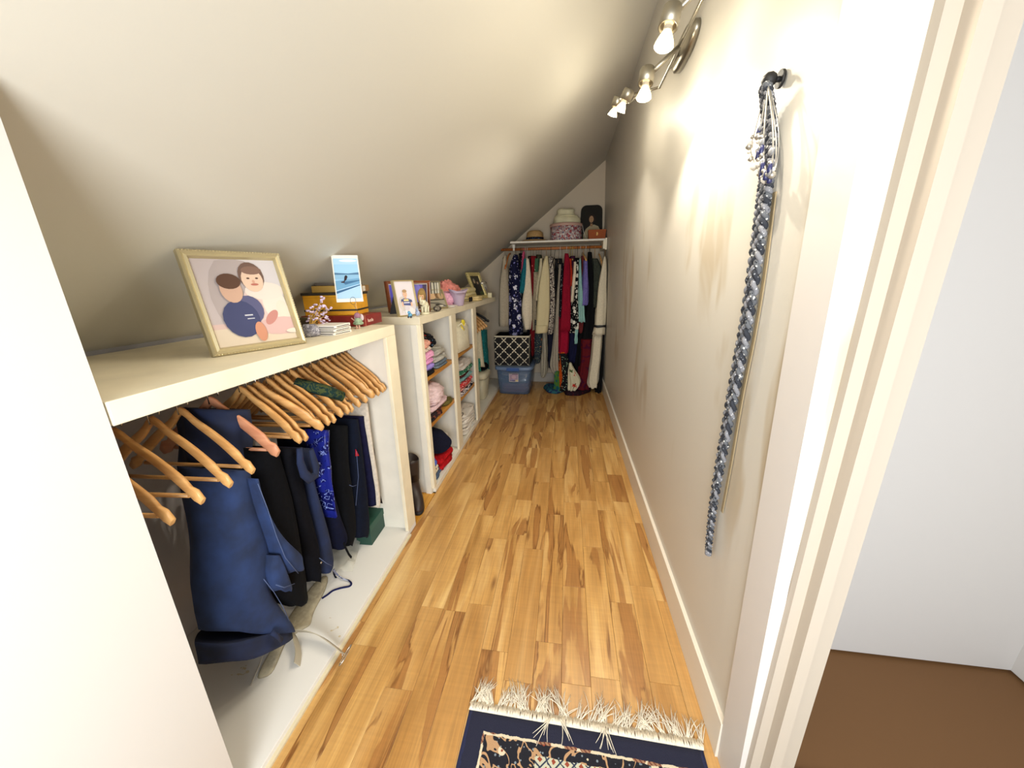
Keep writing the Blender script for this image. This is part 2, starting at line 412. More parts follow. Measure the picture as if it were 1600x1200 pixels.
def fold(b, c, d, layers=3, seed=0, rz=0.0, amp=0.01, sag=0.0, n=(56, 9)):
    """folded garment: rounded slab with the layers' edges showing round its sides"""
    rs = random.Random(seed); cx, cy, cz = c; dx, dy, dz = d; rings = []
    m = Matrix.Rotation(rz, 3, 'Z')
    nz_ = n[1] * max(1, layers)
    for i in range(nz_ + 1):
        t = i / nz_; gro = abs(math.sin(math.pi * layers * t)) ** 0.5
        prof = 0.80 + 0.20 * gro if 0 < i < nz_ else 0.72
        if i == 0 or i == nz_: prof = 0.86
        ring = []
        for k in range(n[0]):
            th = 2 * math.pi * k / n[0]; cs, sn = math.cos(th), math.sin(th)
            px = math.copysign(abs(cs) ** 0.42, cs); py = math.copysign(abs(sn) ** 0.42, sn)
            q = Vector((px * dx / 2 * prof, py * dy / 2 * prof, 0))
            nn = noise.noise(Vector((q.x * 9 + seed, q.y * 9, t * 2.5 + seed))) + .7 * (1 - 2 * abs(noise.noise(Vector((q.x * 14, q.y * 14 + seed, t * 4))))) - .35
            q.x += nn * amp; q.y += noise.noise(Vector((q.y * 9, q.x * 9 + seed, t * 3))) * amp
            zt = t * dz * (1 - sag * (abs(px) ** 3 + abs(py) ** 3) * 0.4) + nn * amp * 0.8 * t
            q.z = max(0, zt); q = m @ q
            ring.append(Vector((cx, cy, cz)) + q)
        rings.append(ring)
    b.rings(rings, cap=False)
    for r, tt in ((rings[0], 0), (rings[-1], 1)):
        pr = r; cc = sum(r, Vector()) / len(r)
        for s_ in (0.66, 0.33):
            nr = []
            for p in r:
                q = cc + (p - cc) * s_; q.z = p.z + (0.006 * noise.noise(q * 14 + Vector((seed, 0, 0))) + dz * 0.05 * (1 - s_)) * tt
                nr.append(q)
            b.rings([pr, nr], cap=False); pr = nr
        b.rings([pr, [cc.copy() + (p - cc) * 0.01 for p in pr]], cap=True)
    return b
PRINT = NT('printed_paper'); _a = PRINT.t.nodes.new('ShaderNodeVertexColor'); _a.layer_name = 'Col'
PRINT.l(_a.outputs[0], PRINT.b.inputs['Base Color']); PRINT.b.inputs['Roughness'].default_value = 0.6; PRINT.b.inputs['Specular IOR Level'].default_value = 0.2; PRINT = PRINT.m
def shapes_mesh(shapes, origin, ex, ey, w_, h_, clip=True, lift=0.00025, base=0.001):
    """flat print: coloured shapes in unit coordinates, laid on one another like ink"""
    bm = bmesh.new(); cl = bm.loops.layers.float_color.new('Col'); n = ex.cross(ey).normalized()
    def put(pts, col, k):
        vs = []
        for x_, y_ in pts:
            if clip: x_, y_ = min(1, max(0, x_)), min(1, max(0, y_))
            vs.append(bm.verts.new(origin + ex * (x_ * w_) + ey * (y_ * h_) + n * (base + lift * k)))
        try: f = bm.faces.new(vs)
        except ValueError: return
        c = srgb(col)
        for lp in f.loops: lp[cl] = c
    for k, s in enumerate(shapes):
        if not isinstance(s[-1], tuple): s = s[:-2] + (s[-1], s[-2])
        t, col = s[0], s[-1]
        if t == 'r': x0, y0, x1, y1 = s[1:5]; put([(x0, y0), (x1, y0), (x1, y1), (x0, y1)], col, k)
        elif t == 'e':
            cx_, cy_, rx, ry = s[1:5]; a = s[5] if len(s) > 6 else 0
            put([(cx_ + rx * math.cos(q) * math.cos(a) - ry * math.sin(q) * math.sin(a), cy_ + rx * math.cos(q) * math.sin(a) + ry * math.sin(q) * math.cos(a)) for q in (2 * math.pi * i / 18 for i in range(18))], col, k)
        elif t == 'p': put(s[1], col, k)
    me = bpy.data.meshes.new('photo_print'); bm.to_mesh(me); bm.free(); me.materials.append(PRINT); return me
def part_mesh(name, me, parent):
    pm = parent.matrix_basis.inverted()
    for v in me.vertices: v.co = pm @ v.co
    return link(name, me, parent)
def lean(anchor, ex, w_, tr, h0=None):
    """tilt and height of a leaning picture whose lower right corner and upper right corner are known"""
    nrm = ex.cross(Vector((0, 0, 1))); best = None
    for si in range(-8, 46):
        for hi in range(10, 80):
            s = si * 0.012; h_ = hi * 0.006 if h0 is None else h0
            ey = (Vector((0, 0, 1)) * math.cos(s) - nrm * math.sin(s))
            u, v = proj(anchor + ey * h_); e = (u - tr[0]) ** 2 + (v - tr[1]) ** 2
            if best is None or e < best[0]: best = (e, ey, h_)
    return best[1], best[2]
def picture(label, anchor, ang, w_, tr, border, fmat, shapes, cat='photo frame', group=None, right=True, th=0.014, leg=True, mat_w=0, h0=None, root='photo_frame', beads=False):
    ex = Vector((math.cos(ang), math.sin(ang), 0)); anchor = Vector(anchor)
    if not right: pass
    ey, h_ = lean(anchor, ex, w_, tr, h0)
    n = ex.cross(ey).normalized()
    o0 = anchor - ex * w_ if right else anchor
    t = empty(root, o0 + ex * w_ / 2, label, cat, group)
    b = B(); bo = border
    # mitred profile: four rails with a stepped section
    def P(x_, y_, z_): return o0 + ex * x_ + ey * y_ + n * z_
    prof = [(0, -th), (0, th * .55), (bo * .25, th), (bo * .5, th * .7), (bo * .8, th * .9), (bo, 0.001), (bo, -th * 0.5)]
    cs = [(0, 0, 1, 1), (w_, 0, -1, 1), (w_, h_, -1, -1), (0, h_, 1, -1)]
    rg = [[P(cx_ + sx * q, cy_ + sy * q, z_) for q, z_ in prof] for cx_, cy_, sx, sy in cs]
    rg.append(rg[0]); b.rings(rg, cap=False, smooth=False, closed=False)
    b.poly([P(0, 0, -th), P(0, h_, -th), P(w_, h_, -th), P(w_, 0, -th)])
    b.done('frame', fmat, t, normals=True)
    if beads:
        bb = B()
        for i in range(int(h_ / 0.009)): bb.ball(P(w_ - bo * .12, 0.005 + i * 0.009, th * .75), 0.0028, 1)
        for i in range(int(w_ / 0.009)):
            bb.ball(P(0.005 + i * 0.009, h_ - bo * .12, th * .75), 0.0028, 1); bb.ball(P(0.005 + i * 0.009, bo * .12, th * .75), 0.0028, 1)
        bb.done('bead_edging', fmat, t, kind='stuff')
    if mat_w:
        B().poly([P(bo, bo, -0.001), P(w_ - bo, bo, -0.001), P(w_ - bo, h_ - bo, -0.001), P(bo, h_ - bo, -0.001)], 0.001, -n).done('mount', mat('mount_card', (232, 224, 208), 0.7), t)
    q = bo + mat_w
    part_mesh('photo_print', shapes_mesh(shapes, P(q, q, -0.0005), ex, ey, w_ - 2 * q, h_ - 2 * q), t)
    if leg:
        a = o0 + ex * w_ * .5 + ey * h_ * .6 - n * th
        f_ = o0 + ex * w_ * .5 - n * (h_ * .30); f_.z = anchor.z + 0.002
        b = B(); b.poly([a - ex * .02, a + ex * .02, f_ + ex * .03, f_ - ex * .03], 0.003, -n); b.done('easel_leg', BLACK, t)
    return t
SKIN = (232, 186, 156); SK2 = (214, 160, 130)

# ================================================================== TRACK LAMPS
BULB = mat('lit_glass', (255, 236, 196), 0.2, emit=9.0)
GLASS = mat('lamp_reflector', (236, 232, 220), 0.08, trans=0.6)
def spot(loc, d, power, angle=2.3, col=(1.0, 0.91, 0.76), blend=0.55, size=0.012):
    l = bpy.data.lights.new('lamp_beam', 'SPOT'); l.energy = power; l.color = col; l.spot_size = angle; l.spot_blend = blend; l.shadow_soft_size = size
    o = bpy.data.objects.new('lamp_beam', l); COL.objects.link(o); o.location = loc; o.rotation_euler = Vector(d).to_track_quat('-Z', 'Y').to_euler(); return o
track = empty('track_light', (0.44, 1.86, 2.3), 'brushed nickel wall track light with its lit spot bulbs', 'track light')
BX, BZ = 0.395, 2.325
pc = Vector((xr(2.385), 1.86, 2.385))
b = B(); rg = []
for k, (q, off) in enumerate(((1.0, 0.0), (1.0, -0.018), (0.86, -0.03), (0.5, -0.036))):
    rg.append([Vector((pc.x + off, pc.y + 0.15 * q * math.copysign(abs(math.cos(a)) ** .8, math.cos(a)), pc.z + 0.05 * q * math.sin(a))) for a in (2 * math.pi * i / 32 for i in range(32))])
b.rings(rg).done('wall_plate', CHROME, track)
B().tube([(pc.x - 0.03, 1.86, pc.z), (BX, 1.86, BZ)], 0.009, 10).done('plate_stem', CHROME, track)
B().tube([(BX, 0.8, BZ), (BX, 1.6, BZ), (BX, 2.02, BZ)], 0.0065, 10).ball((BX, 2.02, BZ), 0.008, 1).done('bar', CHROME, track)
B().tube([(BX, 2.02, BZ), (0.345, 2.25, 2.40), (0.30, 2.72, 2.49)], 0.0055, 8).done('swivel_arm', CHROME, track)
def head(joint, top, tip, rad, power, lit=True):
    top, tip, joint = Vector(top), Vector(tip), Vector(joint); ax = (tip - top).normalized(); L = (tip - top).length
    h = B().lathe(top, [(rad * .2, -0.003), (rad * .92, 0.0), (rad, 0.004), (rad, L * .52), (rad * .86, L * .52), (rad * .86, L * .45)], 20, ax).done('lamp_head', CHROME, track)
    B().tube([joint, top + ax * L * .22 + (joint - top).normalized() * rad * .9], 0.009, 10).done('joint_stem', CHROME, h)
    B().lathe(top + ax * L * .5, [(rad * .45, 0), (rad * .5, L * .14), (rad * .95, L * .44), (rad * 1.0, L * .5)], 18, ax, cap=False).done('reflector', GLASS, h)
    B().lathe(top + ax * L * .5, [(rad * .2, L * .1), (rad * .8, L * .36), (rad * .93, L * .48), (rad * .5, L * .53), (rad * .1, L * .54)], 18, ax).done('bulb', BULB, h)
    if lit: spot(tip + ax * 0.02, ax, power)
    l = bpy.data.lights.new('lamp_spill', 'POINT'); l.energy = power * .14; l.color = (1.0, 0.91, 0.72); l.shadow_soft_size = .03
    o = bpy.data.objects.new('lamp_spill', l); COL.objects.link(o); o.location = tip + ax * 0.035
#     joint on bar            head top            bulb tip
H1 = onx(1051, 12, 0.285); H2 = onx(1012, 108, 0.285); H3 = onx(984, 140, 0.285); H4 = onx(967, 152, 0.265)
def tipof(top, u, v):
    best = min(((abs(proj(top + Vector((dx, dy, -dz)))[0] - u) + abs(proj(top + Vector((dx, dy, -dz)))[1] - v) + 20 * abs(dy) + 60 * abs(dx), dx, dy, dz) for dx in (-.04, -.03, -.02, -.01, 0, .02) for dy in (-.04, -.02, 0, .02) for dz in (.08, .1, .12, .14, .16)), key=lambda q: q[0])
    return top + Vector((best[1], best[2], -best[3]))
for Hh, tp, jt, pw in ((H1, (1036, 70), None, 21), (H2, (1006, 154), None, 23), (H3, (968, 174), (0.345, 2.25, 2.40), 16), (H4, (956, 180), (0.30, 2.72, 2.49), 16)):
    head((BX, Hh.y + 0.01, BZ) if jt is None else jt, Hh, tipof(Hh, *tp), 0.028, pw)
hh = Vector((0.285, 0.86, H1.z)); head((BX, 0.86, BZ), hh, hh + Vector((-0.02, -0.02, -0.14)), 0.028, 13)

# ================================================================== RUG
def rug_mat():
    t = NT('rug_pile'); sx = t.n('ShaderNodeSeparateXYZ'); t.l(t.coord(), sx.inputs[0]); X, Y = sx.outputs[0], sx.outputs[1]
    nz_ = t.n('ShaderNodeTexNoise', Scale=55.0); t.l(t.coord(), nz_.inputs['Vector'])
    wob = t.math('MULTIPLY', t.math('SUBTRACT', nz_.outputs[0], 0.5), 0.010)
    Xw, Yw = t.math('ADD', X, wob), t.math('ADD', Y, wob)
    ax = t.math('ABSOLUTE', Xw)
    dy = t.math('SUBTRACT', 0.0, Yw)         # distance from the fringed end (Y runs back to the end)
    navy, dark, beige, tan, rust, sage = (24, 26, 48), (14, 14, 26), (206, 192, 164), (176, 138, 100), (140, 62, 40), (150, 156, 134)
    edge = t.math('MINIMUM', t.math('SUBTRACT', 0.405, ax), dy)
    def band(v, a, b_): return t.math('MULTIPLY', t.math('GREATER_THAN', v, a), t.math('LESS_THAN', v, b_))
    vn = t.n('ShaderNodeTexNoise', Scale=11.0, Distortion=1.2); t.l(t.coord(), vn.inputs['Vector'])
    vine = t.math('LESS_THAN', t.math('ABSOLUTE', t.math('SUBTRACT', vn.outputs[0], 0.5)), 0.028)
    dots = t.n('ShaderNodeTexVoronoi', Scale=62.0); t.l(t.coord(), dots.inputs['Vector'])
    dt = t.math('LESS_THAN', dots.outputs['Distance'], 0.22)
    out = t.mix(dt, dark, (120, 132, 140)); out = t.mix(vine, out, tan)
    vc = t.n('ShaderNodeTexVoronoi', Scale=17.0); t.l(t.coord(), vc.inputs['Vector'])
    out = t.mix(t.math('MULTIPLY', t.math('LESS_THAN', vc.outputs['Distance'], 0.24), t.math('GREATER_THAN', vn.outputs[0], 0.5)), out, beige)
    out = t.mix(t.math('LESS_THAN', vc.outputs['Distance'], 0.10), out, rust)
    # lattice panel
    k = 2 * math.pi / 0.045
    a1 = t.math('ABSOLUTE', t.math('SINE', t.math('MULTIPLY', t.math('ADD', Xw, Yw), k / 2)))
    a2 = t.math('ABSOLUTE', t.math('SINE', t.math('MULTIPLY', t.math('SUBTRACT', Xw, Yw), k / 2)))
    lat = t.math('LESS_THAN', t.math('MINIMUM', a1, a2), 0.22); cen = t.math('GREATER_THAN', t.math('MINIMUM', a1, a2), 0.84)
    pan = t.mix(lat, (186, 184, 160), (40, 50, 72)); pan = t.mix(cen, pan, rust)
    inp = t.math('MULTIPLY', t.math('LESS_THAN', ax, 0.150), band(dy, 0.105, 0.21))
    out = t.mix(inp, out, pan)
    # guard stripe of small rust and beige dashes, then the plain navy edge
    ds = t.math('GREATER_THAN', t.math('SINE', t.math('MULTIPLY', t.math('ADD', X, Y), 420.0)), 0.35)
    gd = t.mix(ds, (150, 112, 84), (104, 52, 40)); gd = t.mix(t.math('GREATER_THAN', vc.outputs['Distance'], 0.42), gd, beige)
    out = t.mix(band(edge, 0.066, 0.074), out, gd)
    out = t.mix(t.math('LESS_THAN', edge, 0.066), out, navy)
    out = t.mix(band(t.math('SUBTRACT', 0.405, ax), -1.0, 0.012), out, (30, 36, 72))
    out = t.mix(t.math('LESS_THAN', dy, 0.002), out, navy)
    t.l(out, t.b.inputs['Base Color']); t.b.inputs['Roughness'].default_value = 0.95
    n2 = t.n('ShaderNodeTexNoise', Scale=420.0); t.l(t.coord(), n2.inputs['Vector']); t.bump(n2.outputs[0], 0.6, 0.003)
    return t.m
rug = empty('rug', (0.083, 0.885, 0.0), 'navy patterned rug with a cream knotted fringe on the plank floor', 'rug'); rug.rotation_euler.z = -0.012; rug.scale.x = .975
bpy.context.view_layer.update()
b = B(); nx, ny = 40, 60; g = []
for j in range(ny + 1):
    g.append([b.bm.verts.new((-0.405 + 0.81 * i / nx, -1.75 * j / ny, 0.009 + 0.0012 * noise.noise(Vector((i * .3, j * .3, 0))))) for i in range(nx + 1)])
for j in range(ny):
    for i in range(nx): b.bm.faces.new((g[j][i], g[j + 1][i], g[j + 1][i + 1], g[j][i + 1]))
b._faces(b.bm.faces, True)
me = bpy.data.meshes.new('pile'); 
ext = bmesh.ops.extrude_face_region(b.bm, geom=list(b.bm.faces)); 
for v in [e for e in ext['geom'] if isinstance(e, bmesh.types.BMVert)]: v.co.z = 0.001
bmesh.ops.recalc_face_normals(b.bm, faces=b.bm.faces)
b.bm.to_mesh(me); b.bm.free(); me.materials.append(rug_mat()); link('pile', me, rug)
FR = mat('fringe_cotton', (222, 212, 192), 0.9, nz=0.06, nscale=80)
b = B()
for i in range(270):   # woven end band
    x0 = -0.405 + 0.81 * i / 269; b.tube([(x0, -0.012, 0.011), (x0 + rnd.uniform(-.003, .003), 0.0, 0.0125), (x0 + rnd.uniform(-.003, .003), 0.016 + rnd.random() * 0.006, 0.006)], 0.0022, 5)
me = bpy.data.meshes.new('end_band'); b.bm.to_mesh(me); b.bm.free(); me.materials.append(FR); tag(link('end_band', me, rug), kind='stuff')
b = B(); clumps = []
x0 = -0.40
while x0 < 0.405:
    clumps.append((x0, rnd.uniform(-0.65, 0.65), rnd.uniform(0.07, 0.115))); x0 += rnd.uniform(0.02, 0.034)
for ci, (x0, ang, ln) in enumerate(clumps):
    back = rnd.random() < 0.12
    if 0.0 < x0 < 0.03: continue
    for s in range(rnd.randint(9, 15)):
        a = ang + rnd.uniform(-0.28, 0.28); l_ = ln * rnd.uniform(0.7, 1.15); p = Vector((x0 + rnd.uniform(-0.011, 0.011), 0.012, 0.006)); pts = [p.copy()]; cu = rnd.uniform(-14, 14)
        sg = -1 if back and s % 2 else 1
        if sg < 0: pts[0].z = 0.013; pts[0].y = 0.004
        hh_ = rnd.uniform(0.002, 0.009)
        for q in range(5):
            a += cu * l_ * 0.2 * rnd.uniform(.3, 1); p = p + Vector((math.sin(a), math.cos(a) * sg, 0)) * l_ / 5; z_ = (0.012 if sg < 0 else 0.002) + hh_ * math.sin(math.pi * (q + 1) / 5.5); pts.append(Vector((p.x, p.y, z_)))
        b.tube(pts, [0.0015, 0.0015, 0.0014, 0.0012, 0.001, 0.0006], 4)
me = bpy.data.meshes.new('fringe'); b.bm.to_mesh(me); b.bm.free(); me.materials.append(FR); tag(link('fringe', me, rug), kind='stuff')
#%%PART3
# ================================================================== HANGERS AND TROUSERS IN THE NEAR CLOSET UNIT
def hanger_parts(root, m, half=0.215, drop=0.17, thick=0.0125, hook_h=0.075, bar=True, bow=0.02, clip=False, wide=1.0):
    """contoured wooden hanger: local x runs along the hanger, z = 0 at the neck; the hook rises from it"""
    n = 26; b = B(); rg = []
    for i in range(n + 1):
        u = -1 + 2 * i / n; a = abs(u)
        z = -drop * (0.10 * a + 0.90 * (a ** 1.35)) + 0.022 * math.exp(-(u / 0.13) ** 2)
        hgt = (0.0125 + 0.006 * a) * wide
        if a > 0.97: hgt *= 0.55
        elif a > 0.93: hgt *= 0.85
        if 0.80 < a < 0.85: z -= 0.004; hgt *= 0.72            # strap notch
        y = bow * (1 - math.cos(a * 1.5)) * -1 + bow * .5
        s_ = -0.5 if u < 0 else 0.5; nrm = Vector((s_ * a * 1.2, 0, 1)).normalized() if True else None
        c = Vector((u * half, y, z)); r = []
        for k in range(10):
            t = 2 * math.pi * k / 10; cy_, cz_ = math.cos(t), math.sin(t)
            r.append(c + Vector((0, 1, 0)) * math.copysign(abs(cy_) ** .5, cy_) * thick / 2 * 1.05 + nrm * math.copysign(abs(cz_) ** .5, cz_) * hgt)
        rg.append(r)
    b.rings(rg)
    body = bpy.data.meshes.new('hanger_arms'); bmesh.ops.recalc_face_normals(b.bm, faces=b.bm.faces); b.bm.to_mesh(body); b.bm.free(); body.materials.append(m)
    b = B(); hr = 0.021
    pts = [(0, 0, 0.012), (0, 0, hook_h - hr - 0.01)] + [(0.0 + hr * (1 - math.cos(a)) - 0.0, 0, hook_h - hr + hr * math.sin(a)) for a in [math.pi * k / 10 * 1.18 for k in range(0, 11)]]
    b.tube(pts, 0.0019, 6); hk = bpy.data.meshes.new('hook'); b.bm.to_mesh(hk); b.bm.free(); hk.materials.append(STEEL)
    res = [('hanger_arms', body), ('hook', hk)]
    if bar:
        b = B(); b.tube([(-half * .80, -bow * .1, -drop * .93), (half * .80, -bow * .1, -drop * .93)], 0.006, 8)
        me = bpy.data.meshes.new('trouser_bar'); b.bm.to_mesh(me); b.bm.free(); me.materials.append(m); res.append(('trouser_bar', me))
    return res
PA = hanger_parts(None, HANGW); PB = hanger_parts(None, HANGP, wide=1.3, drop=0.16); PC = hanger_parts(None, HANGW, wide=1.2, drop=0.165, bow=-0.02)
def put_hanger(parts, loc, rz, label, group, ry=0.0, name='wooden_hanger', sc=1.0):
    o = empty(name, loc, label, 'hanger', group); o.rotation_euler = (0, ry, rz); o.scale = (sc, sc, sc)
    for nme, me in parts: link(nme, me, o)
    return o
tips = [((437, 731), 1), ((475, 706), 0), ((482, 706), 0), ((502, 697), 2), ((503, 688), 0), ((519, 674), 0), ((528, 671), 0), ((540, 667), 0), ((550, 660), 0), ((554, 652), 0), ((567, 645), 0), ((576, 633), 0), ((586, 633), 2), ((591, 625), 0), ((598, 620), 0), ((601, 615), 0), ((606, 612), 0)]
ORD = ['first', 'second', 'third', 'fourth', 'fifth', 'sixth', 'seventh', 'eighth', 'ninth', 'tenth', 'eleventh', 'twelfth', 'thirteenth', 'fourteenth', 'fifteenth', 'sixteenth', 'seventeenth', 'eighteenth', 'nineteenth', 'twentieth', 'twenty-first', 'twenty-second', 'twenty-third']
hy = sorted([onx(*t, -0.958).y for t, k in tips]); kinds = [k for t, k in tips]
ys = []
for i, y in enumerate(hy): ys.append(y if not ys else max(y, ys[-1] + 0.036))
sh = max(0, ys[-1] - 1.735); ys = [y - sh * (i / (len(ys) - 1)) for i, y in enumerate(ys)]
extra = [0.62, 0.70, 0.79, 0.87]
allh = [(y, 0) for y in extra] + list(zip(ys, kinds))
for i, (y, k) in enumerate(allh):
    rr = random.Random(i * 5 + 1); nth = ORD[len(allh) - 1 - i]
    kind = 'reddish cedar hanger with thick arms' if k == 1 else ('wide pale wooden hanger' if k == 2 else 'pale varnished wooden hanger')
    lab = f'{kind} on the near rod, {nth} from the end post'
    put_hanger({0: PA, 1: PB, 2: PC}[k], (-1.17, y - 0.0, 1.108 + rr.uniform(-.004, .004)), rr.uniform(-.05, .05) + 0.04, lab, 'wooden hangers in the near closet unit')

DEN = mat('denim', (25, 44, 82), 0.9, nz=.2, nscale=14, bump=.35); DEN2 = mat('denim_dark', (15, 28, 58), 0.9, nz=.2, nscale=14, bump=.35)
NAVY = fabric('navy', (13, 17, 38)); BLK = fabric('black', (7, 9, 14), 0.2); BLK2 = fabric('charcoal', (9, 10, 16), 0.2)
STITCH = mat('stitching', (78, 92, 128), 0.8)
SATIN = patterned('satin', (16, 20, 80), [(24, 0.016, (130, 148, 214), 'n'), (9, 0.08, (26, 34, 116), 'n')]); SATIN.node_tree.nodes['Principled BSDF'].inputs['Roughness'].default_value = 0.25
def seam(rows_pts, x, m, parent, name='seam', r=0.0012):
    return B().tube([onx(u, v, x) for u, v in rows_pts], r, 5).done(name, m, parent)
def trousers(label, rows, m, x=-1.0, depth=0.13, seed=0, name='trousers', cat='trousers', folds=4, amp=0.010, group='trousers hanging in the near closet unit', parts=()):
    e = drape(B(), rows, 'x', x, depth, folds=folds, amp=amp, seed=seed).done(name, m, None, label=label, cat=cat, group=group)
    return e
J = trousers('pair of mid blue jeans hanging upside down, waistband resting on the white closet bottom', [(735, 340, 397), (787, 345, 403), (830, 345, 424), (870, 345, 438), (905, 345, 430), (925, 345, 434), (942, 345, 444), (960, 346, 458), (975, 348, 469), (988, 350, 471)], DEN, -1.02, 0.12, 1, 'blue_jeans')
for pts in ([(401, 787), (412, 812), (424, 838), (437, 866)], [(412, 905), (428, 925), (442, 948), (452, 970)]): seam(pts, -1.012, STITCH, J)
wbd = drape(B(), [(345, 1010, 466, 972), (347, 1026, 469, 982), (350, 1042, 470, 992)], 'x', -1.02, 0.12, folds=3, amp=0.004, seed=4, n=6).done('waistband', DEN2, J)
B().tube([onx(424, 988, -1.005), onx(431, 992, -1.0), onx(441, 1001, -1.0)], 0.009, 6, flat=.3).done('belt_loop', DEN2, J)
L1 = drape(B(), [(396, 748, 402, 748), (405, 788, 412, 786), (418, 822, 428, 820), (430, 858, 455, 848), (438, 885, 481, 868), (452, 897, 479, 884)], 'x', -0.985, 0.05, folds=3, amp=0.006, seed=2).done('trouser_leg', DEN, J)
seam([(403, 756), (418, 795), (432, 838), (446, 872), (466, 896)], -0.978, STITCH, L1)
L2 = drape(B(), [(868, 428, 438), (885, 426, 447), (905, 426, 456), (917, 430, 461), (923, 436, 460)], 'x', -0.985, 0.035, folds=2, amp=0.004, seed=3).done('trouser_leg', DEN, J)
seam([(431, 914), (444, 918), (460, 912)], -0.978, STITCH, L2)
trousers('wide black trousers hanging just behind the upside-down blue jeans', [(700, 385, 440), (745, 388, 456), (800, 390, 470), (850, 392, 480), (896, 396, 488), (915, 400, 489), (930, 415, 489), (940, 440, 486), (946, 450, 470)], BLK, -1.03, 0.12, 5)
trousers('black trousers with a ridged edge beside the jeans with the looped waist', [(700, 436, 464), (745, 442, 474), (775, 452, 480), (812, 462, 488), (850, 472, 496), (885, 480, 498), (908, 484, 496)], BLK2, -1.045, 0.11, 6)
J2 = trousers('dark blue jeans with a hanging loop at the top, between black trousers', [(700, 464, 484), (722, 468, 488), (745, 473, 489), (775, 480, 495), (812, 488, 505), (850, 493, 516), (883, 497, 523), (895, 499, 513)], DEN2, -1.05, 0.11, 7, 'dark_jeans')
B().tube([onx(u, v, -1.02) for u, v in ((468, 700), (469, 722), (475, 740), (484, 748), (493, 742), (494, 730), (489, 714), (486, 702))], [0.014, 0.017, 0.02, 0.021, 0.02, 0.018, 0.015, 0.012], 10, flat=.55).done('waist_loop', DEN2, J2)
seam([(499, 872), (510, 880), (518, 884)], -1.02, STITCH, J2); B().ball(onx(502, 879, -1.02), 0.005, 2, sx=.4).done('button', STEEL, J2)
trousers('plain navy trousers just short of the shiny royal blue satin', [(686, 486, 504), (740, 494, 512), (800, 505, 531), (840, 512, 545), (858, 520, 536)], NAVY, -1.06, 0.11, 8)
trousers('shiny royal blue satin pyjama leg glinting between dark trousers', [(672, 503, 516), (700, 501, 516), (730, 505, 517), (760, 511, 517), (785, 516, 521), (808, 521, 524)], SATIN, -1.02, 0.06, 9, 'satin_pyjamas', 'pyjamas', amp=0.014)
T = trousers('black trousers with a dangling strap above the clear plastic bag', [(665, 516, 545), (720, 517, 547), (780, 523, 556), (830, 530, 560), (852, 536, 552)], BLK, -1.06, 0.12, 10)
B().tube([onx(u, v, -1.03) for u, v in ((537, 848), (541, 858), (545, 866), (549, 871))], 0.006, 6, flat=.4).done('strap', BLK, T)
T = trousers('very dark blue jeans with a pocket seam, in front of the green shoebox', [(655, 545, 558), (700, 546, 566), (760, 552, 573), (800, 548, 578), (830, 545, 580), (839, 550, 578)], fabric('ink', (11, 17, 32)), -1.06, 0.12, 11, 'dark_jeans')
seam([(546, 758), (551, 760), (557, 758)], -1.035, STITCH, T); seam([(557, 705), (560, 745), (556, 790)], -1.035, STITCH, T)
B().box((0, 0, 0), (0.004, 0.02, 0.035)).done('care_tag', fabric('red', (170, 24, 34)), None) if False else None
tg = B().poly([onx(556, 702, -1.035), onx(561, 712, -1.035), onx(556, 713, -1.035)], 0.002).done('care_tag', fabric('red', (170, 24, 34)), T)
trousers('navy trousers hanging next to the narrow white trousers', [(650, 556, 570), (700, 560, 576), (760, 570, 584), (790, 574, 588)], fabric('navy2', (20, 21, 50)), -1.07, 0.12, 12)
trousers('narrow off-white trousers, the only pale pair in the near closet', [(630, 565, 571), (671, 569, 576), (720, 576, 583), (775, 583, 591), (792, 584, 590)], fabric('offwhite', (196, 186, 172), 0.06), -1.05, 0.12, 13, amp=0.006)
trousers('blackish brown trousers hanging last, nearest the white end post', [(630, 571, 592), (700, 577, 597), (760, 588, 599), (785, 590, 597)], fabric('brownblack', (26, 20, 20)), -1.08, 0.12, 14)
trousers('deep blue denim trousers on the nearest hangers behind the cedar hanger', [(640, 330, 398), (690, 335, 402), (730, 340, 398)], DEN2, -1.08, 0.12, 15)
# dark green garment laid over one hanger
GRN = patterned('dark_green_print', (22, 44, 42), [(26, 0.05, (60, 70, 40), 'n'), (40, 0.16, (12, 26, 28), 'v')])
b = B(); pts = [onx(462, 597, -1.13), onx(485, 604, -1.08), onx(510, 611, -1.03), onx(536, 620, -0.985)]
b.tube(pts, [0.026, 0.032, 0.034, 0.028], 14, flat=.75).done('green_skirt', GRN, None, label='dark green patterned skirt folded over a pale wooden hanger', cat='skirt')
# things on the closet bottom
GB = fabric('boxgreen', (30, 66, 54), 0.05); k = empty('shoebox', (-1.13, 1.72, 0.03), 'dark green lidded shoebox by the closet end panel', 'shoebox'); k.rotation_euler.z = 0.04
for nme, a, c_, m in (('box_body', (-0.05, -0.125, 0), (0.042, 0.125, 0.10), mat('shoebox_green', (30, 68, 56), 0.6)), ('lid', (-0.054, -0.129, 0.092), (0.046, 0.129, 0.132), mat('shoebox_lid', (34, 76, 62), 0.6))):
    b = B().box(a, c_, 0.003); me = bpy.data.meshes.new(nme); b.bm.to_mesh(me); b.bm.free(); me.materials.append(m); link(nme, me, k)
PLAS = mat('clear_plastic', (222, 218, 200), 0.12, trans=0.0, alpha=0.38, bump=0.6, nscale=22)
b = B(); g = []
for j in range(15):
    row = []
    for i in range(15):
        u, v = i / 14, j / 14; p = onz(498 + 62 * u + 18 * (v - .5), 900 - 62 * v * (0.6 + .4 * u) - 6, 0.03)
        p.z = 0.033 + 0.05 * max(0, noise.noise(Vector((u * 5, v * 5, 2)))) + 0.04 * math.sin(math.pi * u) * math.sin(math.pi * v); row.append(b.bm.verts.new(p))
    g.append(row)
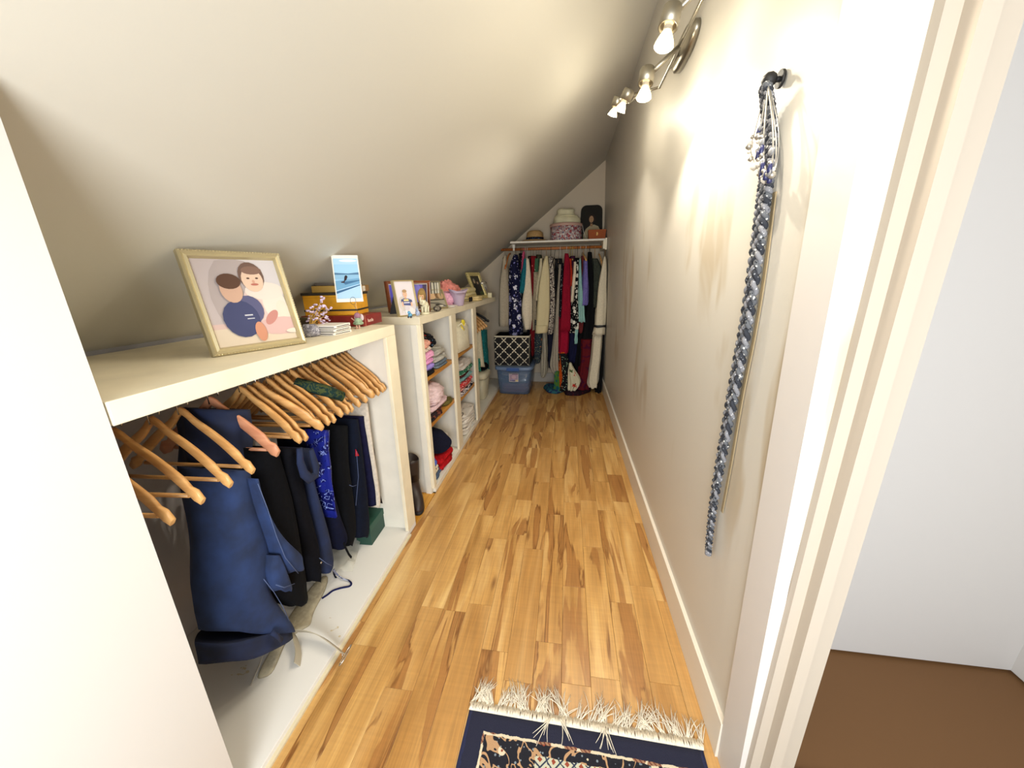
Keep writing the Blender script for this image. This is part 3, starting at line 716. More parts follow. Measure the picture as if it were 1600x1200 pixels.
b._faces([b.bm.faces.new((g[j][i], g[j][i + 1], g[j + 1][i + 1], g[j + 1][i])) for j in range(14) for i in range(14)], True)
b.done('plastic_bag', PLAS, label='crumpled clear plastic bag lying under the trousers by the shoebox', cat='bag')
def puddle(name, outline, z0, hgt, m, label, cat, seed=0, group=None, rr_=9):
    """cloth lying on a surface: thin mound over the given ground outline"""
    P_ = [onz(u, v, z0) for u, v in outline]; c = sum(P_, Vector()) / len(P_); n = 48; ring0 = []
    per = P_ + [P_[0]]
    for k_ in range(n):
        t = k_ / n * len(P_); i = int(t); f = t - i; ring0.append(per[i] * (1 - f) + per[i + 1] * f)
    for _ in range(2): ring0 = [(ring0[i - 1] + ring0[i] * 2 + ring0[(i + 1) % n]) / 4 for i in range(n)]
    rings = [[Vector((p.x, p.y, z0 + 0.0005)) for p in ring0]]
    for q, s_ in ((0.98, .35), (0.92, .7), (0.8, .95), (0.6, 1.0), (0.35, 1.05), (0.02, 1.1)):
        r = []
        for p in ring0:
            v = c + (p - c) * q; v.z = z0 + hgt * s_ * (0.65 + 0.7 * (0.5 + 0.5 * noise.noise(Vector((v.x * rr_ + seed, v.y * rr_, seed))))); r.append(v)
        rings.append(r)
    return B().rings(rings).done(name, m, label=label, cat=cat, group=group)
KH = fabric('khaki', (168, 158, 134), 0.07)
puddle('khaki_trousers', [(400, 1058), (430, 1010), (440, 985), (455, 962), (470, 940), (502, 900), (515, 900), (508, 925), (496, 945), (488, 962), (486, 978), (470, 985), (448, 1000), (436, 1030), (425, 1055), (405, 1062)], 0.03, 0.022, KH, 'beige trousers lying crumpled on the closet bottom under the jeans', 'trousers')
BELT = mat('belt_leather', (172, 162, 142), 0.5)
bp = [onz(u, v, z) for u, v, z in ((392, 1070, .036), (401, 1050, .05), (412, 1023, .065), (428, 1002, .075), (445, 991, .08), (462, 986, .08), (482, 987, .075), (502, 995, .065), (522, 1009, .055), (536, 1021, .045))]
bo = B().tube(bp, 0.0145, 8, flat=0.12, up=(0, 0, 1)).done('belt', None, None) if False else None
def strap(b, pts, wd, th=0.003, up=Vector((0, 0, 1)), tilt=0.5):
    rg = []
    for i, p in enumerate(pts):
        d = (pts[min(i + 1, len(pts) - 1)] - pts[max(0, i - 1)]).normalized(); s = d.cross(up).normalized(); u2 = (up * math.cos(tilt) + s * math.sin(tilt)).normalized(); v2 = d.cross(u2).normalized()
        rg.append([p + u2 * wd / 2 + v2 * th / 2, p + u2 * wd / 2 - v2 * th / 2, p - u2 * wd / 2 - v2 * th / 2, p - u2 * wd / 2 + v2 * th / 2])
    return b.rings(rg, smooth=False)
def crv(P_, n=24):
    out = []
    for k_ in range(n):
        t = k_ / (n - 1) * (len(P_) - 1); i = min(int(t), len(P_) - 2); f = t - i
        p0, p1, p2, p3 = P_[max(i - 1, 0)], P_[i], P_[i + 1], P_[min(i + 2, len(P_) - 1)]
        out.append(0.5 * ((2 * p1) + (p2 - p0) * f + (2 * p0 - 5 * p1 + 4 * p2 - p3) * f * f + (3 * p1 - p0 - 3 * p2 + p3) * f ** 3))
    return out
belt = empty('leather_belt', bp[5], 'off-white leather belt arching out of the jeans loops on to the floor edge', 'belt')
strap(B(), crv(bp), 0.040).done('strap', BELT, belt)
strap(B(), crv([onz(456, 988, .07), onz(462, 1000, .06), onz(466, 1020, .05), onz(464, 1038, .046)], 10), 0.034).done('strap_end', BELT, belt)
e_ = bp[-1]; q0, q1 = onz(548, 1008, .05), onz(531, 1040, .03)
b = B(); cc = (q0 + q1) / 2; ax_ = (q0 - q1); wv = Vector((0.011, 0.004, 0.012))
b.tube([cc + ax_ * .5 * math.cos(t) + wv * math.sin(t) for t in (2 * math.pi * i / 20 for i in range(21))], 0.0022, 6, cap=False)
b.tube([cc - wv, e_ - Vector((0.004, 0, 0))], 0.0018, 6).done('buckle', STEEL, belt)
rib = empty('drawstring', onz(530, 905, .03), 'navy and white ribbon drawstring trailing from the dark jeans', 'drawstring')
strap(B(), crv([onx(521, 890, -1.02), onz(527, 898, .06), onz(536, 904, .04), onz(545, 907, .035), onz(549, 912, .034), onz(546, 916, .034), onz(536, 918, .034), onz(528, 920, .034), onz(520, 923, .034), onz(512, 929, .034), onz(503, 935, .034)], 40), 0.009, 0.002, tilt=1.2).done('ribbon', patterned('ribbon_print', (24, 28, 70), [(34, 0.4, (190, 196, 222), 's')]), rib)
strap(B(), crv([onx(521, 890, -1.02), onz(522, 897, .05), onz(525, 903, .036)], 8), 0.010, 0.002, tilt=1.0).done('ribbon_end', NAVY, rib)
B().poly([onz(562, 905, .031), onz(566, 906, .031), onz(566, 912, .031), onz(563, 912, .031)], 0.0006) if False else None
# boots in the gap
def boot(x, y, rz, label):
    t = empty('boot', (x, y, 0.004), label, 'boot', 'pair of brown boots in the gap between the closets', rz)
    LE = mat('boot_leather', (44, 32, 28), 0.5, nz=0.15, nscale=18, bump=0.2)
    b = B(); rg = []
    for z, cx_, rx_, ry_ in ((0.012, 0.055, 0.125, 0.047), (0.04, 0.058, 0.122, 0.05), (0.065, 0.05, 0.108, 0.05), (0.085, 0.03, 0.086, 0.047), (0.11, 0.008, 0.064, 0.045), (0.14, 0.0, 0.054, 0.043), (0.17, -0.004, 0.053, 0.044), (0.21, -0.004, 0.060, 0.05), (0.26, -0.002, 0.064, 0.053), (0.31, 0.0, 0.066, 0.055), (0.335, 0.0, 0.067, 0.056)):
        rg.append([Vector((cx_ + rx_ * math.copysign(abs(math.cos(a)) ** .85, math.cos(a)), ry_ * math.sin(a), z + (0.01 * math.cos(2 * a) if z > .3 else 0))) for a in (2 * math.pi * i / 26 for i in range(26))])
    rg.append([Vector((p.x * .94, p.y * .94, p.z - .002)) for p in rg[-1]]); rg.append([Vector((p.x * .9, p.y * .9, .18)) for p in rg[-1]])
    b.rings(rg); me = bpy.data.meshes.new('shaft'); bmesh.ops.recalc_face_normals(b.bm, faces=b.bm.faces); b.bm.to_mesh(me); b.bm.free(); me.materials.append(LE); link('shaft', me, t)
    b = B(); rg = [[Vector((0.055 + r_ * 0.131 * math.cos(a), r_ * 0.052 * math.sin(a), z)) for a in (2 * math.pi * i / 26 for i in range(26))] for z, r_ in ((0, .97), (0.004, 1), (0.02, 1), (0.024, .96))]
    b.rings(rg); me = bpy.data.meshes.new('sole'); b.bm.to_mesh(me); b.bm.free(); me.materials.append(mat('boot_sole', (22, 18, 17), 0.7)); link('sole', me, t)
boot(-1.03, 2.08, -1.0, 'dark brown leather boot standing in the gap, shaft and toe in view')
boot(-1.15, 2.05, -0.9, 'brown boot half hidden behind the white post of the near closet')

# ================================================================== THINGS ON THE NEAR CLOSET TOP
ZT = 1.2755
GOLD = mat('champagne_frame', (190, 176, 138), 0.32, 0.55); SILV = mat('silver_frame', (176, 166, 140), 0.3, 0.7)
A = onz(478, 536, ZT); ang = math.atan2(0.915, 0.403)
sky_bg = (222, 208, 206)
big = [('r', 0, 0, 1, 1, (173, 161, 159)), ('e', .75, .9, .5, .35, (186, 179, 179)), ('e', .2, .55, .35, .5, (159, 147, 144)), ('r', 0, 0, 1, .26, (191, 164, 156)), ('p', [(0, .2), (1, .22), (1, .0), (0, .0)], (194, 179, 159)),
       ('e', .40, .44, .20, .25, (194, 171, 164)), ('e', .60, .45, .16, .22, (201, 191, 179)), ('e', .52, .62, .26, .11, (201, 189, 178)), ('e', .70, .34, .10, .16, (201, 189, 173), .2), ('e', .60, .18, .34, .11, (189, 157, 151)),
       ('e', .50, .29, .12, .055, (173, 119, 110), .7), ('e', .40, .80, .16, .17, (100, 77, 67)), ('e', .40, .755, .135, .145, (199, 171, 149)), ('e', .42, .87, .13, .05, (117, 90, 77)), ('e', .35, .775, .02, .01, (75, 50, 42)), ('e', .46, .775, .02, .01, (75, 50, 42)), ('e', .405, .735, .018, .02, (188, 144, 122)), ('e', .41, .70, .05, .014, (164, 100, 87)),
       ('e', .25, .40, .17, .17, (80, 80, 110)), ('e', .12, .30, .22, .22, (58, 62, 94)), ('r', .16, .33, .26, .345, (184, 184, 189)), ('r', .18, .29, .27, .30, (184, 184, 189)), ('e', .30, .13, .07, .12, (181, 126, 100)), ('e', .10, .64, .13, .15, (181, 147, 126)), ('e', .10, .74, .14, .09, (80, 55, 42)), ('e', .75, .10, .12, .03, (201, 188, 173))]
def _sh(q):
    if q[0] == 'e': return (q[0], q[1] + .24) + q[2:]
    if q[0] == 'r' and q[3] < 1: return (q[0], q[1] + .24, q[2], q[3] + .24) + q[4:]
    return q
big = [_sh(q) for q in big]
picture('large champagne framed portrait of two seated children by the closet front', A, ang, 0.30, (434, 397), 0.026, GOLD, big, group=None, beads=True)
# jar with quartz tree
jc = onz(490, 526, ZT) + Vector((-.02, 0.012, 0))
t = empty('gem_tree', (jc.x, jc.y, ZT), 'small glass jar holding a wire tree of lilac stone blossoms', 'ornament')
B().lathe((jc.x, jc.y, ZT), [(0.030, 0), (0.040, 0.008), (0.042, 0.022), (0.036, 0.038), (0.026, 0.048), (0.024, 0.052)], 24).done('jar', patterned('jar_glass', (146, 144, 152), [(20, 0.03, (196, 194, 204), 'n'), (34, 0.03, (110, 108, 120), 'n')]), t)
WIRE = mat('gilt_wire', (206, 166, 84), 0.35, 0.6); LIL = mat('lilac_quartz', (206, 186, 210), 0.25, nz=0.1, nscale=40)
blos = [(486, 480), (492, 476), (498, 483), (490, 488), (503, 470), (497, 492), (505, 490), (511, 482), (516, 482), (508, 488), (500, 500), (505, 503), (512, 499), (504, 508), (484, 487), (481, 500), (509, 494), (501, 478), (495, 484), (507, 478), (513, 506), (500, 510), (493, 497), (486, 495), (504, 466)]
wr = B()
for i, (u, v) in enumerate(blos):
    p = onx(u, v, jc.x + rnd.uniform(-.03, .03)); wr.tube(crv([Vector((jc.x, jc.y, ZT + .035)), Vector(((p.x + jc.x) / 2, (p.y + jc.y) / 2 + .005, (p.z + ZT + .06) / 2)), p], 6), 0.0011, 4)
    b = B()
    for q in range(4): b.ball(p + Vector([rnd.uniform(-.007, .007) for _ in range(3)]), rnd.uniform(.005, .008), 1, sz=.7)
    b.done('blossom', LIL, t)
wr.done('wire_stem', WIRE, t)
# stack of three white photo cases
CW = mat('case_card', (232, 226, 216), 0.5)
ca = onz(520, 525, ZT) 
for k_ in range(3):
    t = empty('coaster_case', (-1.06, 1.50, ZT + k_ * 0.0155), f'flat square white case, {("bottom", "middle", "top")[k_]} of the stack of three beside the glass jar', 'case', 'white cases stacked on the closet top'); t.rotation_euler.z = (-.06, 0.0, 0.05)[k_]
    b = B().box((-0.062, -0.062, 0), (0.062, 0.062, 0.0125), 0.002); me = bpy.data.meshes.new('case_shell'); b.bm.to_mesh(me); b.bm.free(); me.materials.append(CW); link('case_shell', me, t)
    b = B().box((-0.058, -0.0625, 0.0045), (0.056, -0.0605, 0.0075)).box((0.0605, -0.05, 0.0045), (0.0625, 0.05, 0.0075)); me = bpy.data.meshes.new('slot'); b.bm.to_mesh(me); b.bm.free(); me.materials.append(BLACK); link('slot', me, t)
# fairy figurine with wire clip and the picture it holds
fc = onz(561, 512.5, ZT)
t = empty('fairy_clip', (fc.x, fc.y, ZT), 'tiny green skirted fairy figurine with a coiled wire clip', 'figurine')
b = B(); b.ball(fc + Vector((0, 0, 0.062)), 0.016, 2).done('hair', mat('fairy_hair', (150, 104, 122), 0.8, bump=.4, nscale=90), t)
B().lathe((fc.x, fc.y, ZT + .018), [(0.022, 0), (0.026, 0.006), (0.014, 0.026), (0.010, 0.034), (0.004, 0.04)], 14).done('dress', mat('fairy_dress', (140, 160, 130), 0.8, nz=.2, nscale=90), t)
B().tube([fc + Vector((.008, -.01, .02)), fc + Vector((.016, -.022, .008)), fc + Vector((.02, -.03, .002))], 0.0045, 6).tube([fc + Vector((-.004, -.01, .02)), fc + Vector((.004, -.026, .008)), fc + Vector((.01, -.034, .002))], 0.0045, 6).tube([fc + Vector((0, 0, .045)), fc + Vector((-.016, -.01, .04)), fc + Vector((-.026, -.014, .052))], 0.003, 6).done('limbs', mat('fairy_skin', (206, 160, 140), .7), t)
for s_ in (-1, 1): B().ball(fc + Vector((0.014 * s_, 0.012, 0.052)), 0.018, 2, sx=.7, sy=.15, sz=1).done('wing', mat('fairy_wing', (210, 190, 186), .5), t)
cl = onx(552, 470, fc.x)
B().tube([fc + Vector((0, 0, 0.05)), fc + Vector((0.004, 0, 0.09)), cl + Vector((0, 0, -.022))], 0.0011, 5).tube([cl + Vector((0, -0.002, 0)) + Vector((0.004 * math.cos(q), 0.018 * math.cos(q), 0.018 * math.sin(q))) for q in (2 * math.pi * i / 18 for i in range(19))], 0.0011, 5).done('wire', mat('clip_wire', (110, 104, 100), .3, .9), t)
BRp = onx(568, 471, fc.x + .01); TRt = (557, 399)
sea = [('r', 0, 0, 1, 1, (236, 232, 222)), ('r', .04, .07, .96, .93, (150, 196, 228)), ('r', .04, .6, .96, .9, (160, 204, 234)), ('r', .04, .8, .96, .93, (176, 212, 236)), ('e', .6, .88, .34, .03, (226, 234, 240)), ('r', .04, .575, .96, .6, (70, 108, 140)), ('p', [(.04, .62), (.55, .6), (.96, .625), (.96, .58), (.04, .58)], (84, 122, 156)), ('r', .04, .48, .96, .575, (140, 184, 214)), ('p', [(.04, .44), (.96, .50), (.96, .36), (.04, .24)], (112, 160, 196)), ('p', [(.3, .42), (.96, .46), (.96, .44), (.4, .36)], (70, 112, 150)), ('p', [(.04, .24), (.96, .38), (.96, .07), (.04, .07)], (170, 204, 232)), ('p', [(.04, .22), (.96, .36), (.96, .34), (.04, .17)], (60, 100, 140)),
       ('e', .46, .53, .05, .03, (40, 34, 40)), ('p', [(.40, .53), (.52, .53), (.46, .46), (.36, .42)], (46, 36, 44)), ('p', [(.24, .42), (.4, .44), (.38, .40), (.26, .40)], (60, 44, 50))]
picture('tall seascape print of a lone rider on the water, held up by the wire clip', BRp, math.atan2(.5, .85), 0.125, TRt, 0.0008, mat('card_edge', (236, 232, 222), .6), sea, cat='print', th=0.001, leg=False, root='seascape_print')
# boxes and books behind
BOXY = mat('yellow_box', (226, 162, 26), 0.42, nz=.04); BOXD = mat('box_band', (38, 30, 22), .5)
a0 = onz(581, 505, ZT)
def obox(name, c, dims, rz, z, m, label, cat, bev=0.003, group=None):
    t = empty(name, (c[0], c[1], z), label, cat, group, rz); b = B().box((-dims[0] / 2, -dims[1] / 2, 0), (dims[0] / 2, dims[1] / 2, dims[2]), bev); me = bpy.data.meshes.new('body'); b.bm.to_mesh(me); b.bm.free(); me.materials.append(m); link('body', me, t); return t
def bpart(t, name, a, c_, m, bev=0.0):
    b = B().box(a, c_, bev); me = bpy.data.meshes.new(name); b.bm.to_mesh(me); b.bm.free(); me.materials.append(m); return link(name, me, t)
RED = mat('red_book_cloth', (128, 30, 26), .45, nz=.06)
rz_ = 0.30
t = obox('red_box_set', (-1.22, 1.85, 0), (0.34, 0.22, 0.056), 0.06, ZT, RED, 'long dark red slipcased book lying under the yellow box', 'book', group=None)
bpart(t, 'spine_band', (0.1695, -0.09, 0.0), (0.1705, -0.086, 0.056), mat('spine_line', (190, 130, 110), .5)); bpart(t, 'page_edge', (-0.16, 0.1045, 0.004), (0.166, 0.112, 0.052), mat('page_edge', (214, 166, 62), .6))
cu = bpy.data.curves.new('spine_lettering', 'FONT'); cu.body = 'bustle'; cu.size = 0.026; cu.extrude = 0.0004; cu.align_x = 'CENTER'
cu.materials.append(mat('lettering_cream', (240, 214, 196), .5)); so = bpy.data.objects.new('tmp_text', cu); COL.objects.link(so); bpy.context.view_layer.update()
me = bpy.data.meshes.new_from_object(so.evaluated_get(bpy.context.evaluated_depsgraph_get())); bpy.data.objects.remove(so)
so = link('spine_lettering', me, t); so.location = (0.1705, -0.03, 0.018); so.rotation_euler = (math.pi / 2, 0, math.pi / 2)
Z1 = ZT + 0.0565
t = obox('yellow_box', (-1.25, 1.86, 0), (0.27, 0.19, 0.115), 0.22, Z1, BOXY, 'bright yellow box with black bands on top of the red book', 'box', 0.004)
bpart(t, 'band', (-0.1362, -0.0962, 0.022), (0.1362, 0.0962, 0.031), BOXD); bpart(t, 'lid_rim', (-0.140, -0.100, 0.104), (0.140, 0.100, 0.117), BOXD, 0.002)
bpart(t, 'lid_line', (-0.1355, -0.0958, 0.092), (0.1355, 0.0958, 0.0935), mat('box_line', (176, 112, 20), .5))
Z2 = Z1 + 0.1175
t = obox('gold_box', (-1.235, 1.90, 0), (0.25, 0.20, 0.034), 0.34, Z2, mat('gold_card', (172, 136, 62), .35, .4), 'flat gold box lying on the yellow box behind the seascape print', 'box', 0.002); bpart(t, 'end_label', (0.1252, -0.09, 0.004), (0.126, -0.02, 0.03), CW)
obox('grey_book', (-1.26, 1.92, 0), (0.20, 0.15, 0.016), 0.2, Z2 + 0.0345, mat('grey_cover', (104, 96, 88), .6), 'thin grey book lying topmost on the gold box', 'book', 0.002)
t = obox('brown_tin', (-1.20, 1.56, 0), (0.09, 0.05, 0.062), 0.3, ZT, mat('tin_brown', (66, 52, 34), .5, nz=.2), 'small brown tin with an orange end behind the lilac wire tree', 'tin', 0.004)
bpart(t, 'orange_end', (0.0405, -0.026, 0.004), (0.046, 0.026, 0.058), mat('tin_orange', (206, 120, 40), .5)); bpart(t, 'tin_lid', (-0.046, -0.026, 0.058), (0.046, 0.026, 0.068), mat('tin_lid', (96, 88, 70), .4, .5))
#%%PART4
# ================================================================== THINGS ON THE SHELF UNIT'S TOP
ZS = T2 + 0.0005
BRN = mat('brown_frame_wood', (128, 66, 30), 0.35, nz=.1); IVO = mat('ivory_frame', (206, 190, 140), .35, .3)
kid_bg = (78, 70, 170)
boyp = [('r', 0, 0, 1, 1, kid_bg), ('e', .2, .7, .5, .5, (96, 90, 200)), ('e', .62, .18, .42, .26, (96, 112, 70)), ('r', .5, .28, .72, .42, (206, 156, 124)), ('e', .62, .52, .20, .19, (222, 166, 134)), ('e', .60, .66, .22, .12, (118, 82, 56)), ('e', .55, .53, .03, .015, (70, 50, 44)), ('e', .70, .53, .03, .015, (70, 50, 44)), ('e', .62, .43, .06, .015, (176, 96, 84))]
girlp = [('r', 0, 0, 1, 1, (104, 96, 176)), ('e', .25, .6, .35, .5, (128, 122, 206)), ('r', .7, 0, 1, 1, (74, 66, 92)), ('e', .62, .52, .30, .34, (150, 122, 76)), ('e', .6, .1, .45, .22, (90, 70, 60)), ('r', .5, .2, .7, .36, (214, 170, 130)), ('e', .58, .48, .19, .19, (236, 190, 150)), ('e', .60, .66, .22, .10, (168, 138, 84)), ('e', .52, .50, .025, .014, (70, 50, 44)), ('e', .66, .50, .025, .014, (70, 50, 44)), ('e', .59, .39, .05, .014, (190, 90, 80))]
tot = [('r', 0, 0, 1, 1, (220, 212, 216)), ('e', .30, .34, .20, .22, (206, 198, 190)), ('r', .18, .06, .24, .36, (214, 206, 200)), ('r', .34, .04, .38, .30, (200, 190, 184)), ('e', .62, .10, .26, .12, (236, 228, 230)), ('e', .50, .20, .13, .08, (214, 206, 212)), ('p', [(.32, .30), (.72, .27), (.70, .48), (.36, .50)], (86, 92, 136)), ('r', .38, .41, .64, .47, (226, 206, 140)), ('r', .36, .35, .68, .38, (214, 214, 224)), ('e', .30, .42, .07, .06, (84, 90, 130)), ('e', .74, .40, .08, .06, (84, 90, 130)), ('e', .29, .33, .04, .08, SKIN), ('e', .76, .31, .05, .07, SKIN), ('r', .44, .48, .54, .53, SK2), ('e', .49, .62, .115, .105, SKIN), ('e', .49, .71, .12, .05, (176, 142, 104)), ('e', .45, .63, .015, .009, (80, 60, 50)), ('e', .54, .63, .015, .009, (80, 60, 50)), ('e', .49, .575, .028, .009, (190, 90, 84))]
bw = [('r', 0, 0, 1, 1, (200, 196, 180)), ('r', 0, .35, .3, .6, (40, 38, 36)), ('r', .35, .3, .42, 1, (40, 42, 40)), ('r', .6, .2, .68, 1, (70, 68, 60)), ('r', .8, .1, .86, 1, (90, 86, 78))]
bwb = [('r', 0, 0, 1, 1, (122, 112, 92)), ('e', .3, .72, .3, .2, (206, 170, 130)), ('e', .66, .75, .14, .22, (120, 92, 62)), ('e', .85, .7, .16, .22, (176, 146, 110)), ('r', 0, .44, 1, .49, (36, 32, 28)), ('r', 0, 0, 1, .44, (150, 144, 128)), ('p', [(0, .36), (.6, .30), (1, .1), (1, .02), (.5, .22), (0, .28)], (96, 92, 86)), ('e', .5, .18, .14, .04, (50, 46, 42), .0), ('e', .72, .1, .12, .04, (216, 210, 196))]
AG = math.atan2(.86, .52)
def F3(u, v, x=-1.0): p = onx(u, v, x); p.z = ZS; return p
pb = onz(677, 485, ZS)
picture('brown wood framed portrait of a fair haired girl on violet, behind the white elephant', Vector((-1.005, 2.60, ZS)), AG, 0.175, (671, 438), 0.020, BRN, girlp, mat_w=0.006, group=None)
picture('brown wood framed portrait of a boy in green, overlapped by the tall pale portrait', onz(608, 489, ZS) + Vector((0.088, 0.145, 0)), AG, 0.165, (632, 439), 0.020, BRN, boyp, mat_w=0.006)
picture('narrow tall portrait of a toddler in a striped shirt on a white chair', Vector((-0.985, 2.335, ZS)), AG, 0.155, (644, 438), 0.007, IVO, tot)
picture('silver framed black and white snapshot behind the brown framed girl', Vector((-1.02, 2.90, ZS)), AG, 0.15, (686, 439), 0.010, SILV, bw)
picture('thin gilt framed double snapshot leaning beside the brown framed girl', Vector((-0.965, 2.90, ZS)), AG, 0.19, (690, 452), 0.010, GOLD, bwb)
couple = [('r', 0, 0, 1, 1, (66, 62, 52)), ('e', .33, .30, .22, .34, (40, 38, 36)), ('e', .66, .28, .20, .34, (54, 48, 44)), ('e', .32, .72, .10, .11, (170, 148, 120)), ('e', .66, .66, .09, .10, (170, 140, 116)), ('e', .32, .80, .10, .06, (140, 132, 118)), ('e', .66, .73, .09, .05, (58, 44, 34)), ('e', .8, .1, .3, .1, (72, 80, 52))]
orn = picture('ornate cream and gold frame around a dark picture of a couple', F3(762, 463, -.985), AG + .12, 0.25, (748, 426), 0.042, mat('ornate_gilt', (206, 190, 130), .35, .4, nz=.16, nscale=90, bump=.8), couple, beads=True)
# double easel of the first frames: black card leaning behind
b = B().poly([(-1.22, 2.39, ZS), (-1.15, 2.42, ZS), (-1.17, 2.44, ZS + .12), (-1.20, 2.43, ZS + .12)], 0.004).done('card_stand', BLACK, label='black folded card stand between the two brown framed portraits', cat='stand')
# white elephant, two blue figurines
def figure(name, p, label, cat, m, parts):
    t = empty(name, p, label, cat)
    for nm, fn, mm in parts:
        b = B(); fn(b); me = bpy.data.meshes.new(nm); bmesh.ops.recalc_face_normals(b.bm, faces=b.bm.faces); b.bm.to_mesh(me); b.bm.free(); me.materials.append(mm or m); link(nm, me, t)
    return t
EL = mat('elephant_ivory', (222, 216, 186), .4)
def el_body(b):
    b.ball((0.004, 0.01, 0.062), 0.026, 2, sx=.8, sy=1.25, sz=.95)
    for x_, y_ in ((-.011, -.012), (.013, -.012), (-.011, .03), (.013, .03)): b.tube([(x_, y_, 0.055), (x_, y_ - .002, .03), (x_, y_ - .003, .012)], [.010, .0085, .009], 10)
def el_head(b):
    b.ball((0.0, -0.026, 0.080), 0.019, 2, sz=1.05)
    b.tube([(0, -.038, .082), (0, -.050, .088), (0, -.056, .100), (0, -.052, .112), (0, -.045, .116)], [.009, .0075, .006, .005, .0045], 8)
figure('elephant_figurine', F3(664, 489, -.955) , 'small ivory white elephant figurine with raised trunk on a round base', 'figurine', EL, [('base', lambda b: b.lathe((0, .004, 0), [(.030, 0), (.031, .006), (.028, .010), (.026, .013)], 24, sy=1.25), None), ('body', el_body, None), ('elephant_head', el_head, None), ('ear', lambda b: b.ball((.016, -.02, .080), .016, 2, sx=.3, sz=1.1), None), ('ear', lambda b: b.ball((-.016, -.02, .080), .016, 2, sx=.3, sz=1.1), None)])
BL = mat('blue_glaze', (96, 160, 196), .3, nz=.2, nscale=120); BLG = mat('grey_blue_glaze', (160, 172, 198), .3, nz=.25, nscale=130)
figure('blue_figurine', F3(641, 494, -.955), 'tiny turquoise glazed animal figurine before the toddler portrait', 'figurine', BL, [('body', lambda b: b.ball((0, 0, .018), .013, 2, sy=1.3).ball((0, -.012, .034), .010, 2), None), ('feet', lambda b: b.ball((.008, -.01, .006), .007, 1).ball((-.008, -.01, .006), .007, 1).ball((0, .013, .006), .007, 1), mat('figurine_dark', (40, 50, 64), .4))])
figure('rabbit_figurine', F3(653, 493, -.95), 'tiny grey and blue glazed rabbit figurine beside the white elephant', 'figurine', BLG, [('body', lambda b: b.ball((0, 0, .020), .016, 2, sy=1.1, sz=1.2).ball((0, -.008, .042), .010, 2), None), ('ear', lambda b: b.ball((.005, -.004, .056), .010, 1, sx=.3, sy=.3), None), ('ear', lambda b: b.ball((-.005, -.004, .056), .010, 1, sx=.3, sy=.3), None)])
# painted stone, cloths, pot
b = B().ball(F3(682, 484, -.945) + Vector((0, 0.02, .022)), 0.032, 3, sx=.9, sy=1.35, sz=.68).done('painted_stone', patterned('stone_print', (176, 166, 140), [(26, .12, (60, 56, 52), 'n'), (22, .07, (120, 112, 100), 'n')]), label='rounded grey stone with dark painted marks leaning before the double snapshot', cat='stone')
def heap(name, c, d, m, label, cat, seed=0, amp=.22, group=None, spike=0):
    b = B(); b.ball((0, 0, 0), 1.0, 5)
    for v in b.bm.verts:
        q = v.co.copy(); k_ = 1 + amp * noise.noise(q * 1.6 + Vector((seed, 0, 0))) + amp * .6 * noise.noise(q * 4 + Vector((0, seed, 0))) - amp * .55 * (1 - abs(noise.noise(q * Vector((2.2, 2.2, 5)) + Vector((seed, seed, 0)))) * 3.2 if abs(noise.noise(q * Vector((2.2, 2.2, 5)) + Vector((seed, seed, 0)))) < .3 else 0) + amp * .2 * noise.noise(q * 9 + Vector((0, seed, 0)))
        q *= k_; q.z = (q.z + .72) / 1.72 if q.z > -.72 else 0.0
        v.co = Vector((c[0] + q.x * d[0] / 2, c[1] + q.y * d[1] / 2, c[2] + max(0, q.z) * d[2]))
    return b.done(name, m, label=label, cat=cat, group=group)
CORAL = fabric('coral', (226, 146, 136), .06); PINK = fabric('pink', (224, 168, 190), .07)
heap('coral_cloth', (-1.16, 3.50, ZS + .03), (.22, .40, .19), CORAL, 'crumpled coral pink cloth heaped behind the lilac bucket', 'cloth', 1)
heap('pink_bag', (-1.07, 3.22, ZS), (.17, .30, .13), PINK, 'soft light pink pouch lying beside the lilac bucket', 'pouch', 2, .1)
obox('white_book', (-1.02, 3.12, 0), (.13, .22, .012), .1, ZS, mat('white_cover', (222, 214, 206), .5), 'flat white booklet under the pink pouch', 'book')
pp = F3(717, 474, -.955); POT = mat('lilac_pot', (176, 158, 178), .55)
t = empty('lilac_bucket', pp, 'lilac flared bucket with a wavy pointed rim', 'bucket')
b = B(); rg = []
for r_, z in ((.040, 0), (.043, .004), (.052, .06), (.064, .105), (.078, .135)):
    rg.append([Vector((r_ * math.cos(a) * (1 + (.16 * max(0, math.cos(a * 2 - 1.2)) if z > .1 else 0) * (z - .1) / .035), r_ * math.sin(a) * (1 + (.16 * max(0, math.cos(a * 2 - 1.2)) if z > .1 else 0) * (z - .1) / .035), z + (.012 * math.cos(a * 2 - 1.2) if z > .13 else 0))) for a in (2 * math.pi * i / 36 for i in range(36))])
rg += [[Vector((p.x * .96, p.y * .96, p.z)) for p in rg[-1]], [Vector((p.x * .6, p.y * .6, .06)) for p in rg[-1]], [Vector((p.x * .4, p.y * .4, .01)) for p in rg[-1]]]
b.rings(rg); me = bpy.data.meshes.new('bucket_wall'); b.bm.to_mesh(me); b.bm.free(); me.materials.append(POT); link('bucket_wall', me, t)
CR = fabric('cream_cloth', (222, 208, 160), .06)
b = B(); fold(b, (-1.14, 4.02, ZS), (.20, .42, .13), 3, 5).done('cream_linen', CR, label='folded cream linen stack between the coral cloth and the ornate frame', cat='linen')
b = B(); fold(b, (-1.00, 3.98, ZS), (.13, .24, .045), 2, 6).done('cream_linen', fabric('cream2', (226, 204, 150), .06), label='small folded cream cloth at the front edge beside the lilac bucket', cat='linen')
sg = empty('sunglasses', (-.985, 3.72, ZS + .0), 'dark sunglasses folded behind the lilac bucket', 'sunglasses')
